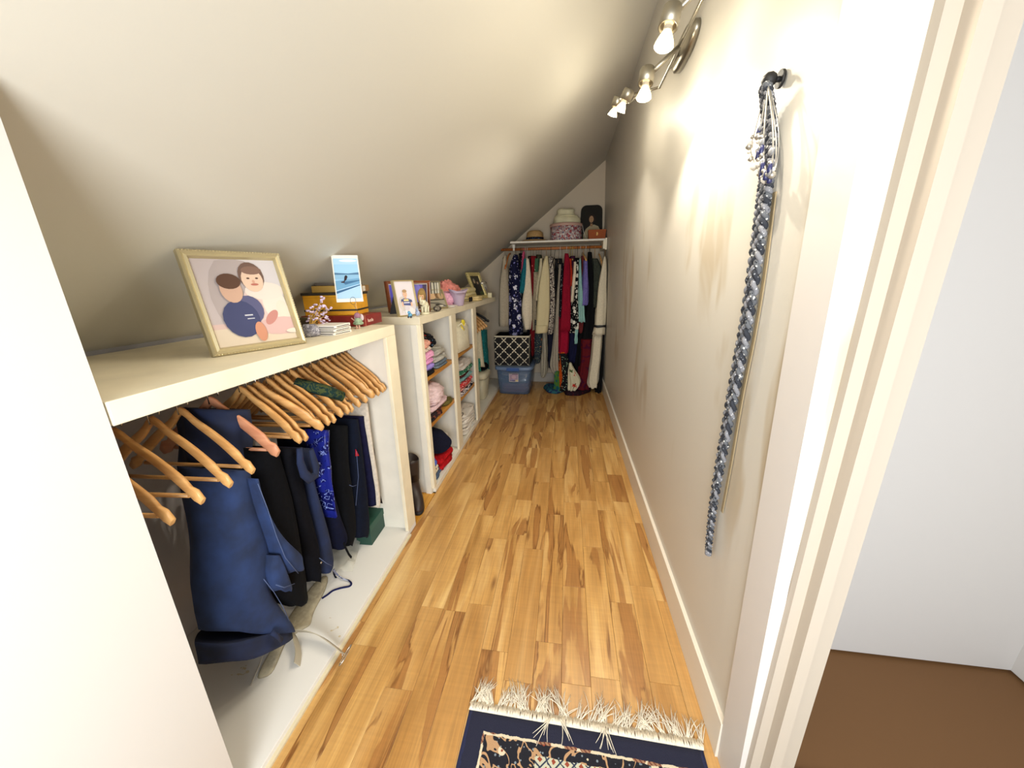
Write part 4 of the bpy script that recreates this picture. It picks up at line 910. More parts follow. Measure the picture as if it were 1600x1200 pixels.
for s_ in (-1, 1):
    b = B().tube([Vector((-.975, 3.68 + s_ * .033, ZS + .028)) + Vector((0, .028 * math.cos(a), .022 * math.sin(a))) for a in (2 * math.pi * i / 16 for i in range(17))], .004, 6); b.done('rim', BLACK, sg)
    B().lathe(Vector((-.975, 3.68 + s_ * .033, ZS + .028)), [(.0, 0), (.026, 0.001), (.0, .002)], 16, (1, 0, 0), cap=False).done('lens', mat('dark_lens', (40, 34, 46), .1), sg)
B().tube([(-.978, 3.62, ZS + .035), (-1.05, 3.63, ZS + .03)], .003, 5).done('temple', BLACK, sg)
jr = Vector((-1.06, 4.60, ZS)); t = empty('potpourri_jar', jr, 'clear jar of dark red petals beyond the ornate frame', 'jar')
for nm, prof, m in (('petals', [(.05, .008), (.056, .02), (.058, .10), (.045, .13)], patterned('petals', (70, 24, 20), [(30, .3, (120, 50, 34)), (24, .14, (170, 120, 80))])), ('glass', [(.054, 0), (.061, .01), (.062, .12), (.050, .155), (.05, .165)], mat('jar_clear', (230, 230, 224), .06, alpha=.22)), ('lid', [(.052, .165), (.056, .168), (.056, .19), (.03, .205), (.012, .22)], mat('jar_lid', (190, 184, 170), .25, .7))):
    b = B().lathe((0, 0, 0), prof, 24); me = bpy.data.meshes.new(nm); b.bm.to_mesh(me); b.bm.free(); me.materials.append(m); link(nm, me, t)
obox('small_candle', (-.965, 4.58, 0), (.05, .05, .06), .3, ZS, mat('candle_ivory', (206, 196, 156), .5), 'small ivory candle block before the jar of petals', 'candle')

# ================================================================== FOLDED CLOTHES IN THE SHELF UNIT
z1, z2 = .8555, .5085
SPOT = patterned('spotted', (222, 204, 190), [(70, .32, (60, 50, 50))])
FLO = patterned('black_floral', (16, 16, 22), [(30, .16, (80, 130, 176)), (20, .15, (190, 50, 40)), (24, .10, (224, 190, 160)), (60, .14, (210, 220, 226))])
st = [((.20, .24, .030), fabric('blackish', (26, 24, 26)), 'black folded top at the bottom of the pink and purple pile'), ((.21, .23, .042), fabric('lavender', (150, 130, 204)), 'lavender folded top above the black one in the pile'), ((.22, .25, .042), fabric('pinklav', (220, 150, 200)), 'bright pink folded top above the lavender one'), ((.21, .24, .04), fabric('pink2', (226, 160, 196)), 'rose pink folded top in the middle of the pile'), ((.20, .23, .036), SPOT, 'cream folded top with dark spots in the pile'), ((.18, .20, .045), fabric('salmon', (232, 168, 150)), 'salmon folded top on top of the spotted one')]
z = z1
for d, m, lab in st:
    fold(B(), (-1.045 + rnd.uniform(-.01, .01), 2.355, z), d, 1, len(lab), amp=.012).done('folded_shirt', m, label=lab, cat='clothes', group='folded clothes on the upper pine shelf'); z += d[2] + .001
fold(B(), (-1.06, 2.64, z1), (.24, .27, .045), 2, 11, amp=.01).done('folded_jeans', patterned('grey_denim', (62, 74, 86), [(60, .1, (110, 122, 134), 'n')]), label='folded blue grey knit at the bottom of the pile with the black floral top', cat='clothes', group='folded clothes on the upper pine shelf')
fold(B(), (-1.075, 2.63, z1 + .046), (.25, .29, .10), 2, 12, amp=.022, sag=.3).done('folded_sweater', fabric('heather', (172, 168, 160), .06), label='light grey folded sweater under the black floral top', cat='clothes', group='folded clothes on the upper pine shelf')
heap('floral_shirt', (-1.08, 2.52, z1 + .15), (.22, .34, .125), FLO, 'black floral top bundled on the grey sweater', 'clothes', 4, .16, 'folded clothes on the upper pine shelf')
BLUSH = fabric('blush', (214, 188, 190), .05)
fold(B(), (-1.075, 2.50, z2 + .05), (.27, .42, .05), 1, 21, amp=.02, sag=.2).done('folded_fleece', fabric('blush2', (206, 178, 182), .05), label='pale pink folded fleece under the thick pink blanket', cat='clothes')
heap('blanket', (-1.06, 2.50, z2 + .095), (.27, .46, .14), BLUSH, 'thick pale pink blanket bundled on the middle pine shelf', 'blanket', 7, .14)
fold(B(), (-1.06, 2.42, z2), (.24, .30, .048), 2, 22, amp=.016).done('folded_scarf', patterned('dark_plaid', (44, 32, 34), [(14, .05, (110, 60, 50), 'n')]), label='dark brown folded scarf under the pale pink blanket', cat='clothes')
fold(B(), (-1.05, 2.74, z2), (.22, .20, .03), 1, 23).done('folded_olive_shirt', fabric('olive', (96, 88, 46)), label='olive folded top at the shelf corner by the divider post', cat='clothes')
heap('black_purse', (-.985, 2.33, z2), (.09, .12, .05), fabric('softblack', (36, 36, 42)), 'small soft black purse at the near end of the middle shelf', 'purse', 9, .1)
zb = .0405
fold(B(), (-1.06, 2.33, zb), (.22, .24, .045), 1, 31, amp=.02).done('folded_slate_shirt', fabric('slate', (80, 96, 120)), label='slate blue folded top lowest on the unit bottom', cat='clothes')
fold(B(), (-1.03, 2.31, zb + .046), (.16, .17, .05), 2, 32, amp=.012).done('folded_lace_shirt', patterned('lace', (222, 212, 190), [(70, .3, (130, 110, 84))]), label='cream lace folded top beside the red clothes', cat='clothes')
heap('blue_shirt', (-1.02, 2.31, zb + .097), (.15, .18, .09), fabric('cornflower', (84, 106, 190)), 'cornflower blue top bundled on the lace top', 'clothes', 12, .15)
fold(B(), (-1.04, 2.56, zb), (.22, .30, .11), 2, 34, amp=.02, sag=.2).done('red_sweater', fabric('red_knit', (166, 20, 26), .1), label='bright red folded sweater under the navy roll', cat='clothes')
b = B(); b.tube([Vector((-1.13, 2.66, .25)), Vector((-1.06, 2.60, .25)), Vector((-.965, 2.50, .24))], [.085, .10, .095], 24, flat=.8); b.done('rolled_blanket', fabric('ink_navy', (20, 22, 38)), label='navy rolled blanket lying on the red sweater', cat='blanket')
B().tube([(-.945, 2.66, .17), (-.94, 2.66, .10), (-.945, 2.65, .045)], .005, 6, flat=.5).ball((-.945, 2.65, .048), .009, 1).done('umbrella_strap', BLACK, label='black cord with a toggle hanging beside the red sweater', cat='cord')
fold(B(), (-1.10, 2.74, zb), (.2, .2, .17), 3, 38).done('grey_towel', fabric('towel_grey', (190, 184, 176), .05), label='pale grey folded towel behind the navy roll', cat='towel')
# second bay
y1, y2 = .8625, .4525
CN = fabric('canvas', (226, 220, 196), .04)
t = empty('canvas_tote', (-1.03, 3.26, y1), 'cream canvas tote bag with a yellow cloth flower', 'tote bag')
b = B(); rg = []
for z, sx_, sy_ in ((0, .085, .19), (.01, .10, .21), (.10, .10, .22), (.20, .085, .22), (.27, .05, .21)):
    rg.append([Vector((sx_ * math.copysign(abs(math.cos(a)) ** .6, math.cos(a)) + .006 * math.sin(5 * a + z * 20), sy_ * math.copysign(abs(math.sin(a)) ** .6, math.sin(a)) + .006 * math.sin(3 * a), z)) for a in (2 * math.pi * i / 30 for i in range(30))])
b.rings(rg); me = bpy.data.meshes.new('bag'); b.bm.to_mesh(me); b.bm.free(); me.materials.append(CN); link('bag', me, t)
b = B(); b.tube([(.05, -.11, .23), (.085, -.07, .26), (.09, .0, .20), (.085, .06, .24), (.06, .11, .25)], .008, 8); me = bpy.data.meshes.new('handle'); b.bm.to_mesh(me); b.bm.free(); me.materials.append(CN); link('handle', me, t)
b = B()
for q in range(7): b.ball((.075, .02 + .035 * math.cos(q * .9), .23 + .032 * math.sin(q * .9)), .026, 2, sx=.5)
me = bpy.data.meshes.new('flower'); b.bm.to_mesh(me); b.bm.free(); me.materials.append(mat('yellow_felt', (236, 216, 60), .8)); link('flower', me, t)
heap('knit_hat', (-1.02, 2.99, y1 + .10), (.10, .10, .07), BLK, 'small black knit hat tucked beside the canvas tote', 'hat', 3, .1).location.z = y1
pile = [((.24, .48, .04), patterned('stripe_bw', (222, 214, 214), [(30, .4, (30, 30, 44), 's')]), 'black and white striped top lowest in the far pile'), ((.23, .46, .04), fabric('salmon2', (226, 160, 142)), 'salmon folded top above the striped one'), ((.24, .44, .042), patterned('red_print', (190, 60, 60), [(40, .3, (226, 220, 220))]), 'red and white printed top in the far pile'), ((.22, .42, .04), fabric('aqua', (120, 160, 160)), 'grey green folded top in the far pile'), ((.20, .34, .035), fabric('maroon', (92, 40, 40)), 'maroon folded top in the far pile'), ((.24, .45, .04), patterned('green_print', (50, 110, 84), [(30, .3, (190, 210, 190)), (26, .2, (16, 20, 22))]), 'green printed top near the top of the far pile'), ((.23, .44, .06), fabric('lightgrey', (196, 188, 180), .05), 'pale grey folded top crowning the far pile')]
z = y2
for i, (d, m, lab) in enumerate(pile):
    fold(B(), (-1.05 + rnd.uniform(-.012, .012), 3.25 + rnd.uniform(-.02, .02), z), (d[0], d[1], d[2]), 1, 50 + i, amp=.022, sag=.15).done('folded_shirt', m, label=lab, cat='clothes', group='folded clothes on the far lower shelf'); z += d[2] + .001
TW = fabric('towel_white', (216, 208, 196), .04)
for i, (h_, zz) in enumerate(((.07, zb), (.07, zb + .071), (.06, zb + .142))):
    fold(B(), (-1.04, 3.30, zz), (.22, .40, h_), 2, 60 + i, amp=.018).done('folded_towel', TW, label=f'off-white folded towel, {("lowest", "middle one", "topmost")[i]} of three on the far bay bottom', cat='towel', group='off-white towels')
b = B(); b.tube([(-1.10, 3.00, .10), (-1.0, 3.02, .11), (-.955, 3.03, .11)], [.05, .058, .05], 16).done('rolled_jeans', DEN2, label='rolled blue denim beside the off-white towels', cat='clothes')
B().tube(crv([Vector((-.965, 3.0, .26)), Vector((-.95, 3.05, .30)), Vector((-.955, 3.12, .27)), Vector((-.97, 3.08, .24))], 14), .0035, 5).done('loose_cord', BLACK, label='thin black cord loop lying on the off-white towels', cat='cord')
heap('white_yarn_toy', (-.955, 3.36, zb), (.06, .11, .055), fabric('toywhite', (206, 204, 196)), 'small white cloth bundle with dark marks at the towels foot', 'cloth', 4, .2)
# third bay: hangers, teal dress, waste bin
for i, (yy, up_) in enumerate(((3.74, 0), (3.90, 0), (4.02, 0), (4.14, 0), (4.24, 0), (4.36, 0))):
    put_hanger(PA, (-1.18, yy, 1.108), .04 + rnd.uniform(-.04, .04), f'varnished wooden hanger in the far bay, {ORD[i]} from the divider post', 'wooden hangers in the far bay')
o = empty('black_hanger', (-1.18, 4.50, 1.108), 'black plastic hanger last on the far bay rod', 'hanger')
PK = hanger_parts(None, BLACK, drop=.12, bar=True)
for nm, me in PK: link(nm, me, o)
TEAL = patterned('teal_print', (24, 104, 108), [(34, .2, (90, 180, 176)), (28, .12, (14, 60, 70))])
drape(B(), [(515, 751, 762), (540, 751, 763), (560, 754, 762), (578, 751, 764)], 'x', -1.0, .12, 4, .016, seed=21).done('teal_dress', TEAL, label='teal patterned dress hanging in the far bay', cat='dress')
drape(B(), [(512, 746, 750), (540, 747, 752), (560, 748, 754), (573, 749, 756)], 'x', -.985, .12, 4, .012, seed=22).done('cream_blouse', fabric('cream3', (206, 200, 176), .05), label='narrow cream blouse hanging before the teal dress', cat='blouse')
drape(B(), [(560, 745, 750), (580, 747, 752)], 'x', -.98, .05, 3, .01, seed=23).done('green_scarf', patterned('green_scarf', (30, 130, 120), [(40, .25, (170, 220, 190))]), label='bright green scarf end beside the cream blouse', cat='scarf')
t = empty('waste_bin', (-1.09, 4.33, .0405), 'cream plastic waste bin with an overhanging lid', 'bin')
b = B(); rg = [[Vector((s_ * .115 * math.copysign(abs(math.cos(a)) ** .5, math.cos(a)), s_ * .16 * math.copysign(abs(math.sin(a)) ** .5, math.sin(a)), z)) for a in (2 * math.pi * i / 32 for i in range(32))] for s_, z in ((.82, 0), (.86, .01), (1.0, .27))]
b.rings(rg); me = bpy.data.meshes.new('bin_body'); b.bm.to_mesh(me); b.bm.free(); me.materials.append(mat('bin_plastic', (196, 188, 160), .4)); link('bin_body', me, t)
b = B(); rg = [[Vector((s_ * .13 * math.copysign(abs(math.cos(a)) ** .5, math.cos(a)), s_ * .175 * math.copysign(abs(math.sin(a)) ** .5, math.sin(a)), z)) for a in (2 * math.pi * i / 32 for i in range(32))] for s_, z in ((.97, .27), (1.0, .28), (1.0, .33), (.8, .35), (.3, .36))]
b.rings(rg); me = bpy.data.meshes.new('lid'); b.bm.to_mesh(me); b.bm.free(); me.materials.append(mat('bin_lid', (204, 196, 168), .4)); link('lid', me, t)
heap('dark_bag', (-1.07, 4.33, .405), (.22, .30, .10), BLK2, 'dark bag resting on the cream waste bin lid', 'bag', 6, .1)
#%%PART5
# ================================================================== BACK WALL: SHELF, ROD, HANGING CLOTHES
SY0 = 4.80; ps = ony(871, 375, SY0); SZ = ps.z
shf = empty('hanging_shelf', (-.15, 5.0, SZ), 'white wall shelf with a wooden clothes rod across the far wall', 'shelf')
xl_ = ony(797, 377, SY0).x
B().box((xl_, SY0, SZ - .022), (xr(SZ) - .004, YB - .001, SZ), .002).done('shelf_board', WHITE, shf)
B().box((xr(SZ) - .05, SY0 - .02, SZ - .12), (xr(SZ) - .006, YB - .002, SZ - .0225), .002).done('wall_cleat', CREAM, shf)
B().box((xr(SZ) - .026, SY0 - .024, SZ - .13), (xr(SZ) - .004, SY0 - .002, SZ + .004), .002).done('end_cleat', CREAM, shf)
RY = 4.99; rz0 = ony(865, 388, RY).z
B().tube([(ony(783, 389, RY).x, RY, rz0), (xr(rz0) - .02, RY, rz0)], .017, 14).done('rod', RODW, shf)
br = ony(803, 385, RY)
b = B().box((br.x - .016, RY - .02, rz0 + .018), (br.x + .016, RY + .02, SZ - .022)).tube([(br.x - .012, RY, rz0), (br.x + .012, RY, rz0)], .024, 14).done('rod_bracket', WHITE, shf)
B().tube([(xr(rz0) - .045, RY, rz0), (xr(rz0) - .02, RY, rz0)], .026, 16).done('rod_socket', WHITE, shf)
# garments: outline rows, nearness, look
def hung(name, label, cat, rows, yf, m, depth=.17, hook=None, hm=None, seed=0, sleeve=False, folds=7, amp=.022, cuff=None, hanger=True, group='clothes hanging on the far rod'):
    top = rows[0] if len(rows[0]) == 3 else (rows[0][1], rows[0][0], rows[0][2])
    cxp = (top[1] + top[2]) / 2; hp = ony(cxp, top[0], RY); hx = hp.x; sz = min(hp.z, rz0 - .035)
    tp = lambda t: 1.0 if t > .22 else .45 + .55 * (t / .22) ** .7
    if sleeve:
        t = empty(name, (hx, RY, sz), label, cat, group)
        drape(B(), [(r[0], r[1] + 1, r[2] - 3) for r in rows[:-1]] + [(rows[-1][0] - 3, rows[-1][1] + 1, rows[-1][2] - 3)], 'y', yf + .115, depth - .05, folds, amp, seed=seed, taper=tp).done('body', m, t)
        drape(B(), rows, 'y', yf, .055, 3, amp * .6, seed=seed + 1, n=20).done('sleeve', m, t)
        if cuff:
            drape(B(), cuff[0], 'y', yf - .022, .085, 2, .0005, seed=3, n=5).done('cuff', cuff[1], t)
    else:
        t = drape(B(), rows, 'y', yf, depth, folds, amp, seed=seed, taper=tp).done(name, m, None, label=label, cat=cat, group=group)
    if hanger and rows[0][0] < 430:
        hm = hm or STEEL
        h = empty('clothes_hanger', (hx, RY, sz), None, 'hanger', 'hangers on the far rod'); h['label'] = HL(hm, name, label)
        r_ = .021; z_ = rz0 - sz
        b = B().tube([(0, 0, -.01), (0, 0, max(.005, z_ - .02))] + [(0, .0215 * math.sin(a) * -1 + 0, z_ + .0 - .0215 * math.cos(a) + .0) for a in [k_ * math.pi / 8 for k_ in range(2, 13)]], .0028 if hm is not STEEL else .0018, 6)
        me = bpy.data.meshes.new('hook'); b.bm.to_mesh(me); b.bm.free(); me.materials.append(hm); link('hook', me, h)
        b = B().tube([(0, -.17, -.055), (0, -.1, -.025), (0, 0, -.005), (0, .1, -.025), (0, .17, -.055)], .006, 6); me = bpy.data.meshes.new('hanger_arms'); b.bm.to_mesh(me); b.bm.free(); me.materials.append(hm); link('hanger_arms', me, h)
    return t
_hw = {}
def HL(hm, name, label):
    w_ = {STEEL: 'thin steel', HANGW: 'pale wooden'}.get(hm, None) or _hw.get(hm, 'plastic')
    return f'{w_} hanger holding the ' + ' '.join(label.split()[:6])
PKH = mat('pink_plastic', (206, 110, 140), .4); WH = mat('white_plastic', (226, 222, 212), .4); BKH = mat('black_plastic', (18, 18, 20), .4); YH = mat('yellow_plastic', (206, 186, 80), .4)
_hw.update({PKH: 'pink plastic', WH: 'white plastic', BKH: 'black plastic', YH: 'yellow plastic'})
NF = patterned('navy_floral', (18, 20, 50), [(7, .26, (150, 150, 190)), (9, .26, (206, 206, 218)), (20, .22, (120, 120, 180)), (34, .16, (214, 210, 220))])
DOT = patterned('dot_bw', (18, 18, 24), [(60, .25, (190, 184, 170))])
LEAF = patterned('leaf', (60, 96, 70), [(30, .22, (206, 210, 180)), (22, .16, (24, 30, 40))])
LEO = patterned('leopard', (150, 138, 116), [(70, .25, (60, 50, 44))])
PAIS = patterned('paisley', (46, 34, 38), [(38, .22, (176, 166, 150)), (26, .05, (196, 186, 170), 'n')])
BWF = patterned('bw_floral', (12, 12, 14), [(15, .36, (216, 212, 198)), (34, .26, (216, 212, 198)), (60, .2, (14, 14, 16))])
BWP = patterned('bw_print', (18, 18, 26), [(44, .18, (206, 204, 206))])
CRM = fabric('crimson', (128, 16, 38), .08); KNIT = fabric('knit_beige', (158, 148, 130), .05); CRJ = patterned('cream_weave', (196, 184, 146), [(120, .03, (186, 172, 134), 'n')])
LILC = fabric('periwinkle', (104, 96, 156), .1); MINT = fabric('mint', (134, 176, 170), .06); TEA2 = fabric('teal_plain', (24, 92, 104), .15)
WHC = fabric('robe_white', (206, 196, 172), .04); BLKc = fabric('coat_black', (16, 16, 18), .15)
hung('long_cardigan', 'light beige knitted cardigan hanging leftmost, above the lattice cube', 'cardigan', [(399, 787, 791), (410, 784, 792), (430, 781, 793.5), (455, 779.5, 794), (485, 779, 794), (510, 778.5, 793)], 4.68, KNIT, seed=1, sleeve=True, hm=STEEL)
hung('floral_dress', 'navy dress with large white flowers above the lattice cube', 'dress', [(398, 803, 809), (412, 796, 811), (430, 794, 813), (455, 794, 815), (490, 794, 816), (523, 795, 815)], 4.72, NF, seed=2, hm=BKH, amp=.016)
hung('pink_scarf', 'narrow pink scarf hanging between the navy floral dress and the teal blouse', 'scarf', [(393, 816.5, 820), (410, 815, 819), (428, 814.5, 817)], 4.76, fabric('rose', (170, 70, 100)), .08, seed=3, hm=PKH)
hung('dotted_shirt', 'black top with tiny pale dots behind the teal blouse', 'top', [(405, 812, 819), (440, 811, 818), (480, 812, 819)], 4.80, DOT, .15, seed=4)
hung('teal_blouse', 'plain teal blouse with a short hanging hem', 'blouse', [(404, 819, 823), (420, 816, 823), (440, 812.5, 823), (452, 812, 821), (458, 813, 818)], 4.70, TEA2, .12, seed=5, hm=WH)
hung('cream_blouse', 'ivory cream blouse between the teal blouse and red dress', 'blouse', [(404, 822, 826), (420, 821.5, 828), (450, 819, 830), (475, 815, 831), (487, 813, 831), (500, 816, 831), (515, 819, 829)], 4.70, fabric('ivory', (204, 192, 170), .05), seed=6, sleeve=True, hm=WH)
hung('red_dress', 'long dark red dress reaching below the ivory blouse', 'dress', [(400, 829.5, 837), (430, 829.5, 835.5), (455, 828.5, 834), (500, 829, 835), (545, 829.5, 835.5)], 4.78, patterned('dark_red', (112, 16, 24), [(22, .14, (206, 120, 110))]), .14, seed=7)
hung('leaf_blouse', 'green leaf patterned blouse beside the cream woven jacket', 'blouse', [(404, 834, 842), (420, 834, 843), (450, 833, 842), (470, 833, 839)], 4.80, LEAF, .14, seed=8)
hung('leopard_tunic', 'taupe speckled tunic under the leaf blouse', 'tunic', [(425, 834, 841), (460, 832.5, 839), (500, 831.5, 838), (516, 831.5, 837.5)], 4.74, LEO, .12, seed=9, hanger=False)
hung('woven_jacket', 'large cream woven jacket, the widest pale garment on the far rod', 'jacket', [(400, 851.5, 856), (412, 848, 857), (430, 844.5, 858), (455, 840.5, 858.5), (480, 838, 858.5), (508, 836.5, 856), (520, 836, 854)], 4.62, CRJ, seed=10, sleeve=True, hm=HANGW, cuff=([(508.5, 836.4, 856.2), (520.5, 835.8, 854.4)], CRJ))
hung('ecru_shirt', 'pale ecru shirt half behind the cream woven jacket', 'shirt', [(404, 844, 848), (425, 841, 848), (450, 837.5, 845), (470, 837, 842)], 4.70, fabric('ecru', (190, 180, 150), .05), .14, seed=11)
hung('paisley_blouse', 'dark paisley blouse right beside the cream woven jacket', 'blouse', [(401, 857.5, 864), (420, 856.5, 866), (440, 857, 867), (470, 858, 868), (500, 856, 866.5), (522, 855, 863)], 4.72, PAIS, .15, seed=12, hm=BKH, amp=.016)
hung('black_dress', 'black dress hanging from the bare looking triangular hanger', 'dress', [(421, 861, 873), (450, 865, 874), (480, 866, 875), (510, 864, 874)], 4.80, BLKc, .14, seed=13, hanger=False)
hung('taupe_coat', 'long taupe coat with a slanting hem, reaching almost to the floor', 'coat', [(413, 873, 877), (440, 871.5, 876), (470, 869, 874), (510, 867, 872.5), (540, 864, 872.5), (560, 861, 872.5), (574, 859, 872.5), (585, 866, 872.5)], 4.72, fabric('taupe', (146, 138, 124), .06), .13, seed=14, hm=WH)
hung('printed_shirt', 'black top with a small white print beside the crimson dress', 'top', [(411, 875, 881), (440, 874.5, 880), (480, 874, 879), (497, 873, 878)], 4.74, BWP, .14, seed=15)
hung('crimson_dress', 'plain crimson dress, brightest red on the far rod', 'dress', [(396, 882.5, 888), (406, 881.5, 890), (425, 880, 891), (450, 878.5, 890.5), (480, 877.5, 891), (517, 875, 890.5)], 4.66, CRM, seed=16, sleeve=True, hm=WH)
hung('crimson_skirt', 'deep red skirt showing below the crimson dress', 'skirt', [(495, 873.5, 890), (530, 872, 889), (553, 872, 886)], 4.72, fabric('crimson2', (140, 16, 44), .08), .14, seed=17, hanger=False)
hung('orange_shirt', 'narrow orange red top beside the crimson dress', 'top', [(404, 888, 893), (425, 889, 894), (447, 889.5, 893.5)], 4.72, fabric('vermilion', (176, 52, 30), .08), .12, seed=18, hm=YH)
hung('ivory_shell', 'slim ivory top between the orange top and the black flowered one', 'top', [(409, 896.5, 900.5), (430, 895, 900), (450, 893, 898), (472, 892, 895.5)], 4.69, fabric('ivory2', (206, 194, 170), .05), .12, seed=19)
hung('flowered_tunic', 'black tunic with white flowers beside the mint blouse', 'tunic', [(403, 899, 905), (430, 898, 905), (460, 894, 905), (490, 891, 905), (510, 890, 905), (520, 891, 904)], 4.74, BWF, .14, seed=20, hm=BKH, amp=.015)
hung('mint_blouse', 'mint green blouse next to the black flowered tunic', 'blouse', [(405, 904.5, 908), (430, 904, 909), (460, 904, 911), (488, 905, 913), (503, 905, 913)], 4.68, MINT, .13, seed=21, hm=WH)
hung('mint_scarf', 'thin mint green scarf end below the mint blouse', 'scarf', [(515, 899, 903), (537, 898, 901.5)], 4.72, MINT, .02, seed=22, hanger=False)
hung('maroon_shirt', 'brownish red top between the mint and the periwinkle', 'top', [(400, 908.5, 914), (430, 908, 912.5), (470, 907, 912), (505, 905, 911.5), (520, 905, 909)], 4.76, fabric('oxblood', (104, 42, 42), .1), .13, seed=23, hm=HANGW)
hung('periwinkle_blouse', 'periwinkle purple blouse ending above its neighbours', 'blouse', [(407, 912, 917.5), (430, 911, 919), (455, 909.5, 919), (470, 910, 919), (477, 911, 917.5)], 4.66, LILC, .13, seed=24, hm=WH)
hung('long_black_dress', 'long plain black dress behind the periwinkle blouse', 'dress', [(394, 918.5, 924), (430, 918, 928), (470, 916, 930), (520, 906, 930), (560, 894, 924), (585, 902, 922)], 4.78, BLKc, .16, seed=25, hm=BKH)
hung('grey_green_jacket', 'dark grey green jacket beside the white robe', 'jacket', [(404, 925, 933), (420, 925, 942), (445, 927, 941), (480, 928, 935)], 4.76, fabric('gunmetal', (56, 60, 52), .2), .14, seed=26, hm=HANGW)
hung('white_robe', 'off-white robe with black piping on its wide cuff, against the painted wall', 'robe', [(401, 943.5, 946.5), (412, 941, 948), (430, 937.5, 948), (450, 934.5, 947.5), (480, 931.5, 947.5), (508, 929, 946.5), (523, 925.5, 946)], 4.62, WHC, seed=27, sleeve=True, hm=HANGW, cuff=([(508.0, 928.2, 947.4), (511.4, 927.5, 947.3)], BLACK))
hung('white_trousers', 'off-white trousers with two hanging legs below the robe', 'trousers', [(520, 927, 941.5), (550, 924.5, 940), (575, 921.5, 938), (597, 918, 935), (601, 918.5, 934), (606, 922, 932)], 4.68, WHC, .10, seed=28, hanger=False, folds=6, amp=.018)
hung('grey_trousers', 'pale grey trouser legs below the cream woven jacket', 'trousers', [(510, 845, 854), (550, 846, 855), (580, 846, 854), (590, 846, 851)], 4.76, fabric('palegrey', (150, 144, 128), .05), .10, seed=29, hanger=False, folds=5)
hung('dotted_scarf', 'dark scarf with pale dots and an orange flower, beside the lattice cube', 'scarf', [(500, 836, 846), (530, 835.5, 846.5), (552, 835, 845), (560, 836, 843), (568, 838, 842)], 4.66, patterned('scarf_dots', (38, 48, 56), [(60, .22, (160, 160, 120)), (10, .16, (196, 110, 60))]), .08, seed=30, hanger=False)
hung('navy_skirt', 'dark navy skirt between the grey trousers and the taupe coat', 'skirt', [(505, 855, 865), (540, 856, 863.5), (575, 858, 863)], 4.80, fabric('navy3', (24, 26, 42)), .12, seed=31, hanger=False)
hung('dark_tunic', 'very dark red and black tunic hanging by the lattice cube edge', 'tunic', [(500, 829, 836), (530, 829, 836), (555, 829, 836)], 4.80, patterned('wine', (90, 12, 16), [(20, .1, (190, 150, 130))]), .12, seed=32, hanger=False)
hung('orange_skirt', 'burnt orange skirt reaching the floor by the white flowered bag', 'skirt', [(550, 873, 884), (575, 873, 881), (605, 872, 879)], 4.72, fabric('burnt', (176, 74, 22), .12), .08, seed=33, hanger=False)
hung('teal_green_skirt', 'teal to green skirt end hanging below the taupe coat', 'skirt', [(580, 866.5, 873.5), (595, 867, 874), (611, 866, 875)], 4.70, patterned('tealgreen', (26, 86, 92), [(8, .09, (70, 110, 50), 'n')]), .07, seed=34, hanger=False)
hung('patterned_skirt', 'black and white leaf patterned skirt end beside the flowered bag', 'skirt', [(552, 872, 886), (566, 874, 888), (590, 877, 888), (612, 872, 889)], 4.71, patterned('leafbw', (20, 22, 24), [(26, .2, (120, 150, 120)), (30, .16, (206, 206, 190))]), .08, seed=35, hanger=False)
FB = hung('flowered_bag', 'cream cloth bag with red rose print leaning under the dresses', 'bag', [(567, 889.5, 892.5), (575, 888.5, 896), (585, 888, 902), (595, 887, 907), (603, 887, 906), (612, 889, 896)], 4.64, patterned('rose_print', (196, 190, 162), [(8, .24, (180, 36, 30)), (12, .2, (60, 84, 44)), (26, .16, (214, 206, 180))]), .07, seed=36, hanger=False)
hung('maroon_dress', 'long wine purple dress reaching the floor near the white trousers', 'dress', [(530, 908, 925), (560, 906, 924), (590, 903, 921), (611, 888, 920)], 4.72, patterned('wine_purple', (62, 6, 38), [(7, .10, (86, 16, 24), 'n'), (24, .07, (30, 10, 40))]), .12, seed=37, hanger=False)
hung('navy_dress', 'dark navy dress hanging below the black flowered tunic', 'dress', [(500, 889, 906), (540, 887, 904), (566, 889, 900)], 4.79, fabric('navy4', (20, 22, 50)), .12, seed=38, hanger=False)
hung('black_coat', 'long black coat in the corner behind the white robe', 'coat', [(420, 943, 946), (500, 940, 944), (540, 937, 943), (570, 935, 941.5), (600, 933, 940), (618, 929, 938)], 4.74, BLKc, .16, seed=39, hm=BKH)
hung('black_blouse', 'black blouse tucked between the dotted top and the ivory blouse', 'blouse', [(396, 811, 816), (430, 810, 816), (470, 814, 819)], 4.84, BLKc, .13, seed=40, hm=BKH)
hung('plum_blouse', 'dark plum blouse behind the orange red top', 'blouse', [(400, 891, 898), (430, 891, 897), (470, 890, 896)], 4.84, fabric('plum', (62, 30, 52)), .13, seed=41, hm=YH)
hung('olive_blouse', 'dark olive blouse behind the ecru shirt', 'blouse', [(398, 838, 846), (430, 838, 846), (470, 838, 846)], 4.86, fabric('darkolive', (52, 54, 38)), .12, seed=42)
hung('charcoal_dress', 'charcoal dress deep between the red dress and the leaf blouse', 'dress', [(400, 825, 833), (450, 824, 833), (520, 824, 834), (560, 826, 834)], 4.92, fabric('charcoal_far', (24, 24, 28), .15), .10, seed=43)
hung('brown_dress', 'dark brown dress deep behind the cream woven jacket', 'dress', [(404, 842, 850), (450, 840, 858), (520, 842, 862), (565, 846, 862)], 4.94, fabric('umber', (38, 30, 26), .15), .09, seed=44)
hung('dark_grey_dress', 'dark grey dress deep behind the taupe coat', 'dress', [(404, 868, 878), (450, 866, 879), (520, 864, 878), (570, 866, 876)], 4.94, fabric('graphite', (34, 34, 36), .15), .09, seed=45)
